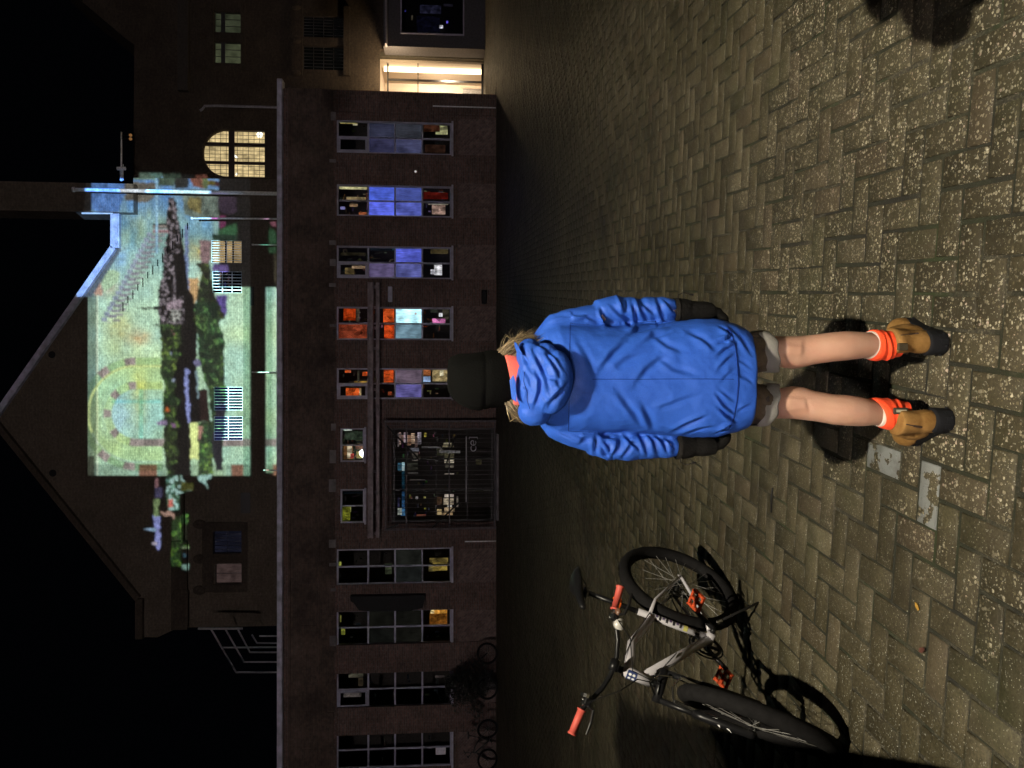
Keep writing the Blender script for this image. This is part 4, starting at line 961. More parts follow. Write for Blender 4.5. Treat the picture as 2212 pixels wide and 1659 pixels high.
    put(inside(Cc((568, 740), (628, 740), (625, 920), (575, 920))), (96, 112, 74), .5, 92); put(inside(Cc((556, 920), (630, 920), (645, 1240), (610, 1310), (590, 1240), (580, 1080))), (120, 124, 172), .4, 93)
    put(inside(Cc((440, 1065), (560, 1045), (600, 1060), (560, 1080))), (126, 150, 172), .1); put(inside(Cc((540, 1205), (600, 1195), (610, 1240), (545, 1235))), (150, 140, 150), .1)
    # keep to the lit outline
    m_ = rect(160, 190, 655, 1250); I[m_] = 0
    m_ = rect(160, 204, 362, 462); m_ &= X < 204; I[m_] = 0
    I[rect(160, 288, 362, 388)] = 0; I[(Y < 371)] = 0
    I[rect(541, 575, 362, 1250)] = 0
    I[(X < 300) & (Y > 1028)] *= 0 + (I[(X < 300) & (Y > 1028)] > 0)
    # white light on the raked coping
    m_ = (X < 262) & (X > 165) & (Y > 458) & (Y < 642) & (X < np.where(Y > 537, 245-(Y-537)*.63+19, 262)); I[m_] = sr((138, 160, 184))*(.7+.3*vn(12, 12, 95, 2)[m_][:, None])*.36
    # the lens is a little soft: blur, then the grain of the video picture
    def blur(A_, k):
        P_ = np.pad(A_, ((k, k), (k, k), (0, 0)), 'edge'); o_ = np.zeros_like(A_); c = 0
        for i in range(-k, k+1):
            for j in range(-k, k+1):
                w_ = math.exp(-(i*i+j*j)/(k*k*.8)); o_ += w_*P_[k+i:k+i+A_.shape[0], k+j:k+j+A_.shape[1]]; c += w_
        return o_/c
    hard = (I.sum(-1) > 0)
    lit_ = L[..., None] & (X < 541)[..., None]
    I = blur(I, 2)
    edge = (X < 190) | ((Y > 1028) & (X < 300)); I[edge & ~hard] = 0
    I = I*(.80+.40*vn(2.6, 4.5, 201, 2))[..., None]*(.90+.2*cells(2.0, 4.0, 203))[..., None]*(.93+.14*((X % 4.5) < 3))[..., None]
    I = np.where(lit_, I*.97+.007, I)
    return x, y, I
def build_projector():
    x, y, I = slide(); n0, n1 = len(x), len(y); D_ = YC-PROJ.y; s = 1/D_
    K = np.array([1.14, .88, .68])                      # what full white would show on this brick
    I = np.clip(I/K, 0, 1)
    XX, YY = np.meshgrid(x, y, indexing='ij'); rx = (829.5-YY)/FV; u = (1106-XX)/FV
    dy = CP+u*SP; t = YC/dy; Q = np.stack([rx*t, np.full_like(rx, YC), H+(-SP+u*CP)*t], -1)
    Pn = np.array(PROJ); V = Pn+(Q-Pn)*s
    me = bpy.data.meshes.new('slide'); me.vertices.add(n0*n1); me.vertices.foreach_set('co', V.reshape(-1))
    a = np.arange(n0*n1).reshape(n0, n1); F = np.stack([a[:-1, :-1], a[1:, :-1], a[1:, 1:], a[:-1, 1:]], -1).reshape(-1, 4)
    me.loops.add(F.size); me.loops.foreach_set('vertex_index', F.reshape(-1)); me.polygons.add(len(F))
    me.polygons.foreach_set('loop_start', np.arange(len(F))*4); me.polygons.foreach_set('loop_total', np.full(len(F), 4)); me.update()
    at = me.color_attributes.new('col', 'FLOAT_COLOR', 'POINT'); col = np.ones((n0*n1, 4)); col[:, :3] = I.reshape(-1, 3); at.data.foreach_set('color', col.reshape(-1))
    m_ = bpy.data.materials.new('slide_film'); m_.use_nodes = True; nt = m_.node_tree; nt.nodes.clear()
    tr = nt.nodes.new('ShaderNodeBsdfTransparent'); aa = nt.nodes.new('ShaderNodeAttribute'); aa.attribute_name = 'col'; o_ = nt.nodes.new('ShaderNodeOutputMaterial')
    nt.links.new(aa.outputs['Color'], tr.inputs[0]); nt.links.new(tr.outputs[0], o_.inputs[0]); me.materials.append(m_)
    pr = root('projector', tuple(PROJ), 'black light-show projector on a mast behind the photographer', 'projector')
    par(LP, pr)
    so = bpy.data.objects.new('slide', me); C.objects.link(so); par(so, pr)
    lo, hi = V.reshape(-1, 3).min(0), V.reshape(-1, 3).max(0); yy = lo[1]
    mb = MB(); e = .25; X0, X1, Z0, Z1 = PROJ.x-.5, PROJ.x+.5, PROJ.z-.3, PROJ.z+.5
    for bx in ((X0, lo[0]+.004, Z0, Z1), (hi[0]-.004, X1, Z0, Z1), (lo[0]+.004, hi[0]-.004, Z0, lo[2]+.004), (lo[0]+.004, hi[0]-.004, hi[2]-.004, Z1)): mb.box(bx[0], bx[1], yy-.004, yy-.001, bx[2], bx[3])
    mb.box(X0, X1, PROJ.y-.3, PROJ.y-.25, Z0, Z1); mb.box(X0, X0+.02, PROJ.y-.25, yy-.004, Z0, Z1); mb.box(X1-.02, X1, PROJ.y-.25, yy-.004, Z0, Z1)
    mb.box(X0+.02, X1-.02, PROJ.y-.25, yy-.004, Z0, Z0+.02); mb.box(X0+.02, X1-.02, PROJ.y-.25, yy-.004, Z1-.02, Z1)
    mb.build('housing', M_black, pr)
    mb = MB(); mb.tube([(PROJ.x, PROJ.y+.3, 0), (PROJ.x, PROJ.y+.3, Z0)], .05, 10); mb.build('mast', M_dark, pr)
build_projector()
# ------------------------------------------------------------------ street lamps (behind the photographer)
def street_lamp(P, light, label):
    r_ = root('street_lamp', (P.x, P.y-.9, 0), label, 'street lamp', 'street lamps behind the photographer')
    mb = MB(); mb.tube([(P.x, P.y-.9, 0), (P.x, P.y-.9, P.z*.6), (P.x, P.y-.9, P.z+.1), (P.x, P.y-.6, P.z+.35), (P.x, P.y-.1, P.z+.4)], [.09, .07, .05, .04, .035], 10); mb.build('pole', M_dark, r_, smooth=True)
    mb = MB(); mb.bevbox(P.x-.16, P.x+.16, P.y-.25, P.y+.25, P.z+.3, P.z+.42, .02); mb.build('lantern', M_dark, r_)
    par(light, r_)
street_lamp(LAMP_A, LA, 'tall street lamp standing nearest behind the photographer'); street_lamp(LAMP_B, LB, 'farther and weaker street lamp behind the photographer')
# unseen wall added outside the left edge to throw a shadow over the parking place of the bicycle
c0 = Vector((-1.14, 2.10, 0)); dv = Vector((-.37, -.93, 0)).normalized(); nv = Vector((-dv.y, dv.x, 0)) * -1
gwr = root('shadow_wall', tuple(c0), 'unseen high brick wall, added to shade the ground left of the bicycle', 'wall')
def obox(a, l, t0, t1, z0, z1):
    mb = MB(); p = [a+nv*t0, a+dv*l+nv*t0, a+dv*l+nv*t1, a+nv*t1]
    return mb.add([(q.x, q.y, z) for z in (z0, z1) for q in p], [(3,2,1,0),(4,5,6,7),(0,1,5,4),(1,2,6,5),(2,3,7,6),(3,0,4,7)])
obox(c0, 6.0, 0, .22, 0, 4.4).build('wall', M_brick, gwr); obox(c0-dv*.04, 6.1, -.04, .26, 4.4, 4.48).build('coping', M_stone, gwr)
# ------------------------------------------------------------------ bicycles
def rotm(ax, a): return Matrix.Rotation(a, 3, Vector(ax).normalized())
M_tyre = simple('tyre_rubber', (.009, .0085, .009), .9, var=.3, scale=30, bumpk=.5, bscale=200, spec=.15)
M_rim = simple('dark_rim', (.035, .034, .036), .35, metal=.6)
M_spoke = simple('steel_spoke', (.45, .44, .43), .35, metal=.5)
M_bikew = simple('white_frame_paint', (.47, .455, .49), .3, var=.12, scale=5)
M_grip = simple('coral_rubber', (.62, .10, .075), .6, var=.1)
M_pedal = simple('orange_plastic', (.55, .075, .022), .45, var=.2, scale=30)
M_orange = simple('orange_reflector', (.75, .13, .02), .35, var=.1)
M_chrome = simple('chrome', (.6, .6, .58), .2, metal=1.)
M_blackg = simple('black_gloss', (.008, .008, .009), .35, spec=.3)
M_bell = simple('clear_lamp_plastic', (.6, .58, .55), .2)
M_decal = simple('black_decal', (.02, .02, .025), .4); M_decalp = simple('purple_decal', (.10, .07, .16), .4); M_decaly = simple('yellow_decal', (.45, .42, .12), .4); M_decalb = simple('blue_badge', (.03, .05, .16), .3)
def bicycle(P, label, frame_mat, grip, pedal, group=None, detail=True):
    x, y, hd, lean, steer, R, L, bbz, sx, sz, sadz, gz, gw, hx, hz = P
    rt = root('bicycle', (0, 0, 0), label, 'bicycle', group)
    hb = Vector((hx, 0, hz)); ang = math.radians(70); ax = Vector((-math.cos(ang), 0, math.sin(ang)))
    Rs = rotm(ax, steer); Sf = lambda q: hb + Rs @ (Vector(q) - hb)
    MS = Matrix.Translation(hb) @ Rs.to_4x4() @ Matrix.Translation(-hb)
    ht = hb + ax*.11; rh = Vector((-.41, 0, R)); bb = Vector((0, 0, bbz)); st = Vector((sx, 0, sz)); fh = Vector((L-.41, 0, R))
    def wheel(c, steered):
        mb = MB(); n = 64; R_ = R-.035; Rg = []
        for k in range(n):
            a = 2*math.pi*k/n; d = Vector((math.cos(a), 0, math.sin(a))); kn = .0025 if k % 2 else 0
            Rg.append([c + d*(R_+(.035+kn*(math.cos(t)>.5))*math.cos(t)) + Vector((0, .035*math.sin(t), 0)) for t in [2*math.pi*j/12 for j in range(12)]])
        Rg.append(Rg[0]); mb.rings(Rg, cap=False)
        if steered: mb.xf(MS)
        w_ = root('x', (0, 0, 0), '', '') if False else mb.build('wheel', M_tyre, rt, smooth=True)
        w_.name = 'wheel'
        mb = MB(); Rg = []
        for k in range(n+1):
            a = 2*math.pi*k/n; d = Vector((math.cos(a), 0, math.sin(a)))
            Rg.append([c + d*(R-.05)+Vector((0, s_, 0))+d*o_ for s_, o_ in ((-.013, 0), (-.013, .02), (.013, .02), (.013, 0), (0, -.010))])
        mb.rings(Rg, cap=False)
        if steered: mb.xf(MS)
        mb.build('rim', M_rim, w_)
        mb = MB()
        for k in range(28):
            a = 2*math.pi*k/28; s_ = .03 if k % 2 else -.03; tw = .35 if (k//2) % 2 else -.35
            mb.tube([c+Vector((math.cos(a+tw*4)*.018, s_, math.sin(a+tw*4)*.018)), c+Vector((math.cos(a)*(R-.055), 0, math.sin(a)*(R-.055)))], .0013, 4)
        if steered: mb.xf(MS)
        mb.build('spokes', M_spoke, w_)
        mb = MB(); mb.tube([c+Vector((0, -.055, 0)), c+Vector((0, -.04, 0)), c+Vector((0, -.035, 0)), c+Vector((0, .035, 0)), c+Vector((0, .04, 0)), c+Vector((0, .055, 0))], [.008, .008, .02, .02, .008, .008], 12)
        if steered: mb.xf(MS)
        mb.build('hub', M_chrome, w_)
        return w_
    wheel(rh, False); wheel(fh, True)
    # frame
    mb = MB(); mid = (hb+ht)/2
    mb.tube([hb-ax*.012, ht+ax*.012], .026, 14)
    mb.tube([bb, hb+ax*.02+Vector((-.01, 0, 0))], [.021, .024], 12)                       # down tube
    mb.tube([st-(st-bb).normalized()*.05, (st*.45+ht*.55)+Vector((0, 0, .012)), ht-ax*.015], [.018, .021, .022], 12)   # top tube
    mb.tube([bb, st+(st-bb).normalized()*.03], .0175, 12)
    mb.tube([bb+Vector((0, -.035, 0)), bb+Vector((0, .035, 0))], .024, 14)
    for s_ in (-1, 1):
        mb.tube([bb+Vector((-.02, s_*.02, 0)), bb+Vector((-.12, s_*.04, .002)), rh+Vector((.02, s_*.062, 0)), rh+Vector((0, s_*.062, 0))], [.012, .011, .009, .010], 8)
        mb.tube([st-(st-bb).normalized()*.03+Vector((0, s_*.012, 0)), st*.75+rh*.25+Vector((0, s_*.045, 0)), rh+Vector((0, s_*.062, .01))], [.010, .009, .008], 8)
        mb.bevbox(rh.x-.02, rh.x+.02, s_*.062-.004, s_*.062+.004, rh.z-.02, rh.z+.02, .003)
    mb.build('frame', frame_mat, rt, smooth=True)
    if detail:
        # painted marks on the tubes, as thin sleeves 1 mm proud
        dt = (hb-bb); tt = (ht-st)
        def patch(o_, d, t0, t1, r_, a0, a1, mat, nm):
            mb = MB(); e = d.normalized(); sd = Vector((0, 1, 0)); u_ = e.cross(sd).normalized()
            if u_.z < 0: u_ = -u_
            Rg = [[o_+d*t+(sd*math.cos(math.radians(a_))+u_*math.sin(math.radians(a_)))*r_ for a_ in [a0+(a1-a0)*k/5 for k in range(6)]] for t in (t0, t1)]
            mb.rings(Rg, cap=False, close=False); return mb.build(nm, mat, rt)
        patch(bb, st-bb, .16, .22, .0195, -60, 240, M_decal, 'clamp_band')
        for k in range(4): patch(bb, dt, .24+k*.035, .262+k*.035, .0235, 20, 75, M_decal, 'decal')
        patch(bb, dt, .42, .9, .0247, 38, 46, M_decal, 'decal')
        patch(bb, st-bb, .34, .40, .0190, -30, 90, M_decaly, 'decal')
        for k in range(9):
            patch(bb, st-bb, .43+k*.052, .462+k*.052, .0190, -25 + (k % 3)*14, 70-(k % 2)*30, M_decalp if k % 2 else M_decal, 'decal')
        # head badge: dark blue rounded square with a white four-petal mark
        mb = MB(); c_ = hb+ax*.055; fwd_ = Vector((math.sin(ang), 0, math.cos(ang))); l_ = Vector((0, 1, 0))
        Rg = [[c_+ax*t+(fwd_*math.cos(a_)+l_*math.sin(a_))*.0275 for a_ in [-.75+1.9*k/6 for k in range(7)]] for t in (.0, .045)]
        mb.rings(Rg, cap=False, close=False); hbg = mb.build('head_badge', M_decalb, rt)
        mb = MB()
        for sa in (-1, 1):
            for sb in (-1, 1):
                Rg = [[c_+ax*(.0225+sb*(.009+.007*math.sin(t)))+(fwd_*math.cos(.2+sa*(.33+.22*math.cos(t)))+l_*math.sin(.2+sa*(.33+.22*math.cos(t))))*.0285 for t in [2*math.pi*k/10 for k in range(10)]]]
                b0 = len(mb.v); mb.add(Rg[0], [tuple(range(10))])
        mb.build('badge_mark', simple('white_mark', (.8, .8, .8), .4), hbg, fix=False)
    # fork with suspension legs
    mb = MB(); fo = Vector((.035, 0, 0)); crown = hb-ax*.055
    for s_ in (-1, 1):
        o_ = Vector((0, s_*.062, 0))
        mb.tube([crown+o_+fo*.3, fh+o_+(crown-fh)*.42], .014, 10)
    mb.tube([hb-ax*.01, crown], .018, 10); mb.tube([crown+Vector((fo.x*.3, -.075, 0)), crown+Vector((fo.x*.3, .075, 0))], .022, 10)
    mb.xf(MS); fk = mb.build('fork', M_blackg, rt, smooth=True)
    mb = MB()
    for s_ in (-1, 1):
        o_ = Vector((0, s_*.062, 0)); mb.tube([fh+o_+(crown-fh)*.60, fh+o_+(crown-fh)*.5, fh+o_+Vector((0, 0, .01)), fh+o_-Vector((0, 0, .012))], [.019, .021, .019, .014], 10)
    mb.xf(MS); parts(mb, 'fork_leg', M_blackg, fk, True)
    if detail:
        mb = MB()
        e = (crown-fh).normalized(); a_ = fh+(crown-fh)*.34+Vector((.024, -.066, 0)); Yv = Vector((0, 1, 0))
        pts = [(-.05, -.020), (.012, .006), (.002, -.016), (.05, .014), (.022, .016), (-.012, -.006), (-.006, .012)]
        mb.add([a_+e*p+Yv*q for p, q in pts], [tuple(range(7))]); mb.xf(MS); mb.build('decal', simple('white_mark', (.8, .8, .8), .4), fk, fix=False)
        # v-brake and cable hoop at the front
        mb = MB(); bp = fh+(crown-fh)*.72
        mb.tube([crown+Vector((.05, .05, -.02)), crown+Vector((.07, .03, .05)), crown+Vector((.06, -.01, .085)), crown+Vector((.04, -.05, .03))], .004, 6)
        for s_ in (-1, 1): mb.bevbox(bp.x+.03, bp.x+.045, s_*.05-.008, s_*.05+.008, bp.z-.05, bp.z+.07, .003)
        mb.tube([bp+Vector((.04, -.05, .07)), bp+Vector((.05, 0, .10)), bp+Vector((.04, .05, .07))], .004, 6)
        mb.xf(MS); mb.build('brake', M_chrome, fk)
    # mudguard-less: stem, handlebar, grips, levers
    stem = ht+ax*.05
    mb = MB(); mb.tube([ht, stem], .017, 10); mb.tube([stem-ax*.01, stem+Vector((.055, 0, .03))], [.018, .015], 10)
    mb.tube([stem+Vector((.055, -.025, .03)), stem+Vector((.055, .025, .03))], .022, 10); mb.xf(MS); mb.build('stem', M_blackg, rt, smooth=True)
    bc = stem+Vector((.055, 0, .03)); ge = Vector((hx, 0, gz))
    mb = MB(); pts = []
    for s_ in (-1, 1):
        pass
    side = lambda s_: [bc+Vector((0, s_*.04, 0)), bc+Vector((.0, s_*.11, .02)), bc*.4+ge*.6+Vector((.0, s_*.17, 0)), ge+Vector((0, s_*(gw-.10), -.004)), ge+Vector((-.01, s_*(gw), 0))]
    hbp = side(-1)[::-1]+[bc]+side(1)
    mb.tube(hbp, .0112, 10); mb.xf(MS); hbo = mb.build('handlebar', M_blackg, rt, smooth=True)
    for s_ in (-1, 1):
        a_, b_ = side(s_)[-2], side(s_)[-1]; d = (b_-a_)
        b2 = b_+d.normalized()*.012
        mb = MB(); mb.tube([a_+d*.0, a_+d*.06, a_+d*.07, b2-d*.1, b2-d*.05, b2], [.021, .021, .0165, .0165, .021, .020], 12); mb.xf(MS); mb.build('grip', grip, hbo, smooth=True)
        mb = MB(); q = a_-d.normalized()*.02
        mb.bevbox(q.x-.012, q.x+.03, min(q.y, q.y-s_*.03), max(q.y, q.y-s_*.03), q.z-.02, q.z+.012, .004)
        mb.tube([q+Vector((.02, 0, -.01)), q+Vector((.06, s_*.01, -.025)), q+Vector((.062, s_*.06, -.03)), q+Vector((.055, s_*.11, -.03))], [.006, .006, .007, .005], 8); mb.xf(MS); mb.build('brake_lever', M_blackg, hbo)
        if detail:
            mb = MB(); mb.ell(q+Vector((.02, s_*.0, .012)), (.007, .007, .005), 8, 6); mb.ell(q+Vector((.0, -s_*.02, .012)), (.006, .006, .005), 8, 6)
            if s_ < 0: mb.tube([q+Vector((0, .03, 0)), q+Vector((0, .045, 0))], .03, 14)
            mb.xf(MS); mb.build('lever_bolt', M_chrome, hbo)
    if detail:
        q = side(1)[2]
        mb = MB(); mb.tube([q+Vector((.015, .0, .0)), q+Vector((.05, 0, .0))], [.024, .026], 14); mb.tube([q+Vector((.0, 0, .0)), q+Vector((.014, 0, 0))], .014, 10); mb.xf(MS); mb.build('front_light', M_bell, hbo, smooth=True)
        mb = MB(); mb.ell(q+Vector((.02, .05, .02)), (.02, .02, .014), 12, 8); mb.xf(MS); mb.build('bell', simple('brown_bell', (.16, .08, .05), .4), hbo)
        mb = MB(); mb.tube([Sf(side(1)[3]+Vector((.03, -.03, 0))), Sf(bc+Vector((.12, .12, .02))), Sf(bc+Vector((.09, .0, -.05))), hb+Vector((.03, .03, 0)), (hb+bb)/2+Vector((0, .028, .03))], .0026, 5)
        mb.tube([Sf(side(-1)[3]+Vector((.03, .03, 0))), Sf(bc+Vector((.12, -.10, -.01))), Sf(bc+Vector((.06, -.02, -.10))), Sf(crown+Vector((.05, .0, .02)))], .0026, 5)
        mb.tube([ht+Vector((-.02, .01, .02)), (st+ht)/2+Vector((0, .022, .016)), st+Vector((.02, .02, -.02)), rh+(st-rh)*.55+Vector((0, .03, .02))], .0026, 5); mb.build('cable', M_blackg, rt)
    # saddle and post
    k_ = (sadz-.05-st.z)/(st.z-bb.z); sc = st+(st-bb)*k_
    mb = MB(); mb.tube([st, sc], .0135, 10); mb.tube([sc-Vector((.03, 0, 0)), sc+Vector((.03, 0, .01))], .014, 8); mb.build('seat_post', M_blackg, rt, smooth=True)
    mb = MB(); Rg = []
    for t, wd, h_, dr in ((-.13, .045, .018, -.002), (-.115, .068, .024, 0), (-.08, .075, .028, .004), (-.02, .055, .026, 0), (.03, .03, .024, 0), (.09, .019, .022, .0), (.135, .015, .018, -.004), (.145, .008, .010, -.006)):
        Rg.append([sc+Vector((t-.005, wd*math.cos(a_), .045+dr+h_*math.sin(a_)*(1 if math.sin(a_) > 0 else .8))) for a_ in [2*math.pi*k/14 for k in range(14)]])
    mb.rings(Rg); sd_ = mb.build('saddle', M_blackg, rt, smooth=True)
    mb = MB()
    for s_ in (-1, 1): mb.tube([sc+Vector((-.10, s_*.03, .03)), sc+Vector((-.04, s_*.022, .005)), sc+Vector((.03, s_*.022, .005)), sc+Vector((.10, s_*.01, .03))], .0035, 6)
    mb.build('rail', M_chrome, sd_)
    if detail:
        q = st+(st-bb)*(k_*.45); mb = MB(); mb.tube([q+Vector((-.018, 0, 0)), q+Vector((-.034, 0, .0))], .026, 14); mb.bevbox(q.x-.018, q.x+.018, -.018, .018, q.z-.014, q.z+.014, .004); mb.build('rear_reflector', M_orange, rt)
    # chainset, pedals, chain
    ca = math.radians(-28)
    mb = MB(); rc = .078; n = 36
    ring_ = lambda r0, r1, y0: mb.rings([[bb+Vector((r_*math.cos(2*math.pi*k/n), yy_, r_*math.sin(2*math.pi*k/n))) for k in range(n)] for r_, yy_ in ((r0, y0), (r1, y0), (r1, y0-.004), (r0, y0-.004), (r0, y0))], cap=False)
    ring_(.062, rc, -.045); ring_(.084, .092, -.052)
    for k in range(5): a_ = 2*math.pi*k/5; mb.tube([bb+Vector((0, -.047, 0)), bb+Vector((.066*math.cos(a_), -.047, .066*math.sin(a_)))], .009, 6)
    mb.build('chainring', M_blackg, rt)
    for s_ in (-1, 1):
        d = Vector((math.cos(ca), 0, math.sin(ca)))*(-s_)
        mb = MB(); mb.tube([bb+Vector((0, s_*.04, 0)), bb+Vector((0, s_*.062, 0))], .014, 10); mb.tube([bb+Vector((0, s_*.06, 0)), bb+Vector((0, s_*.066, 0))+d*.155], [.013, .011], 8); cr = mb.build('crank', M_blackg, rt, smooth=True)
        pc = bb+d*.155+Vector((0, s_*.115, 0)); mb = MB()
        tilt = Matrix.Translation(pc) @ Matrix.Rotation(math.radians(25), 4, 'Y')
        mb.tube([pc+Vector((0, -s_*.05, 0)), pc+Vector((0, s_*.045, 0))], .007, 8)
        for (a0, a1, b0, b1) in ((-.042, .042, -.05, -.036), (-.042, .042, .036, .05), (-.042, .042, -.007, .007), (-.042, -.030, -.036, .036), (.030, .042, -.036, .036), (-.008, .008, -.036, .036)):
            mb.bevbox(a0, a1, b0, b1, -.010, .010, .003, tilt)
        for i_ in (-.036, -.012, .012, .036):
            for j_ in (-.043, .043):
                mb.bevbox(i_-.004, i_+.004, j_-.004, j_+.004, -.014, .014, .001, tilt)
        mb.build('pedal', pedal, rt)
    mb = MB()
    for z_ in (1, -1): mb.tube([rh+Vector((0, -.042, z_*.045)), bb+Vector((0, -.048, z_*.076))], .004, 4)
    for k in range(6): c_ = rh+Vector((0, -.028-.004*k, 0)); mb.tube([c_, c_+Vector((0, -.002, 0))], .055-.005*k, 20)
    mb.tube([rh+Vector((-.005, -.055, -.02)), rh+Vector((.01, -.05, -.12))], .012, 8); mb.build('chain', M_rim, rt)
    if detail:
        mb = MB(); a_ = bb+Vector((-.05, .045, -.01)); b_ = Vector((-.13, .19, .022)); mb.tube([a_, a_*.55+b_*.45, b_], [.008, .007, .007], 8); mb.ell(b_, (.02, .012, .012), 10, 6); mb.build('kickstand', M_rim, rt, smooth=True)
        mb = MB(); mb.tube([a_*.9+b_*.1, a_*.8+b_*.2], .012, 8); mb.build('kickstand_joint', M_chrome, rt)
        mb = MB(); mb.tube([rh+Vector((-.0, 0, .0))+Vector((-(R+.02), 0, .03)), rh+Vector((-(R+.03), 0, .08))], .005, 6) if False else None
    Mx = Matrix.Translation((x, y, 0)) @ Matrix.Rotation(hd, 4, 'Z') @ Matrix.Rotation(lean, 4, 'X')
    rt.matrix_world = Mx
    return rt
BP = [-1.3598, 3.859, -1.9631, -.2305, .76, .3448, 1.0949, .2913, -.1106, .625, .9671, .9893, .3274, .3797, .7238]
bicycle(BP, 'white bicycle with coral grips and orange pedals leaning on its stand on the pavers', M_bikew, M_grip, M_pedal)
# the dark bicycles and the shrub against the low building
def far_bike(vy, yaw, lean, label, k=1.0):
    p = W(1066, vy, YF-1.1); q = [p.x, YF-1.0, yaw, lean, .3, .345, 1.08, .28, -.13, .62, .98, 1.05, .29, .40, .72]
    o = bicycle(q, label, M_dark, M_black, M_black, 'bicycles parked against the low building', detail=False)
    o.scale = (k, k, k); return o
far_bike(1460, math.radians(12), .10, 'dark bicycle on the right of the two leaning against the low building', 1.05)
far_bike(1600, math.radians(170), -.12, 'dark bicycle on the left of the two leaning against the low building', 1.05)
def shrub(c, h, wd, seed, label):
    rnd = random.Random(seed); r_ = root('potted_shrub', c, label, 'shrub')
    mb = MB(); mb.tube([Vector(c), Vector(c)+Vector((0, 0, .38))], [.16, .2], 16); mb.build('pot', M_dark, r_)
    mb = MB()
    for k in range(9): a = rnd.random()*6.28; e = Vector(c)+Vector((math.cos(a)*wd*.35, math.sin(a)*.2, h*rnd.uniform(.6, .95))); mb.tube([Vector(c)+Vector((0, 0, .3)), (Vector(c)+e)/2+Vector((rnd.uniform(-.05, .05), 0, .1)), e], [.02, .013, .006], 5)
    mb.build('stem', M_dark, r_)
    mb = MB()
    for k in range(3200):
        z = rnd.uniform(.35, h); t = (z-.3)/h; rr = wd*.5*math.sin(min(1, t*1.1+.12)*math.pi*.9)+.06; a = rnd.random()*6.28; q = rr*rnd.random()**.5*(.35+1.3*abs(noise.noise(Vector((math.cos(a)*1.6, math.sin(a)*1.6+seed, z*2.2))))*1.6)
        p = Vector(c)+Vector((math.cos(a)*q, math.sin(a)*q*.5, z)); s_ = rnd.uniform(.03, .07)
        u_ = Vector((rnd.gauss(0, 1), rnd.gauss(0, 1), rnd.gauss(0, 1))).normalized(); v_ = u_.cross(Vector((rnd.gauss(0, 1), rnd.gauss(0, 1), rnd.gauss(0, 1)))).normalized()
        mb.add([p-u_*s_, p+v_*s_*.4, p+u_*s_, p-v_*s_*.4], [(0, 1, 2, 3)])
    mb.build('foliage', simple('dark_leaf', (.016, .018, .014), .4), r_, fix=False)
pS = W(1066, 1478, YF-.75); shrub((pS.x, YF-.75, 0), 1.8, 1.9, 5, 'dark leafy shrub in a pot between the parked bicycles and the wall')
# ------------------------------------------------------------------ the person
from mathutils.bvhtree import BVHTree
def Z7(a, b): return ((1700+.6329*a)/1.8228, (1100+.6329*b)/1.8228)
def ZL(a, b): return ((2700+.5425*a)/1.8228, (1100+.5425*b)/1.8228)
def ZH(a, b): return ((1800+.3014*a)/1.8228, (1200+.3014*b)/1.8228)
def remesh(mb, voxel, smooth=2, keep_small=True):
    me = bpy.data.meshes.new('tmp'); me.from_pydata(mb.v, [], mb.f)
    import bmesh
    bm = bmesh.new(); bm.from_mesh(me); bmesh.ops.recalc_face_normals(bm, faces=bm.faces); bm.to_mesh(me); bm.free()
    o = bpy.data.objects.new('tmp', me); C.objects.link(o)
    r_ = o.modifiers.new('r', 'REMESH'); r_.mode = 'VOXEL'; r_.voxel_size = voxel; r_.adaptivity = 0
    if smooth: s_ = o.modifiers.new('s', 'SMOOTH'); s_.iterations = smooth; s_.factor = .6
    dg = bpy.context.evaluated_depsgraph_get(); e = o.evaluated_get(dg).to_mesh()
    n = len(e.vertices); v = np.empty(n*3); e.vertices.foreach_get('co', v); nn = np.empty(n*3); e.vertices.foreach_get('normal', nn)
    f = [tuple(p.vertices) for p in e.polygons]
    o.evaluated_get(dg).to_mesh_clear(); bpy.data.objects.remove(o); bpy.data.meshes.remove(me)
    return v.reshape(-1, 3), nn.reshape(-1, 3), f
def mkobj(name, v, f, mat, parent, smooth=True):
    me = bpy.data.meshes.new(name); me.from_pydata([tuple(p) for p in v], [], f)
    mats = mat if isinstance(mat, list) else [mat]
    for m_ in mats: me.materials.append(m_)
    if smooth: me.polygons.foreach_set('use_smooth', [True]*len(me.polygons))
    o = bpy.data.objects.new(name, me); C.objects.link(o); par(o, parent); return o
def nnoise(v, scale, seed=0., oct_=3):
    return np.array([noise.fractal(Vector((p[0]*scale+seed, p[1]*scale, p[2]*scale)), 1., 2., oct_) for p in v])
K_F = 1.0
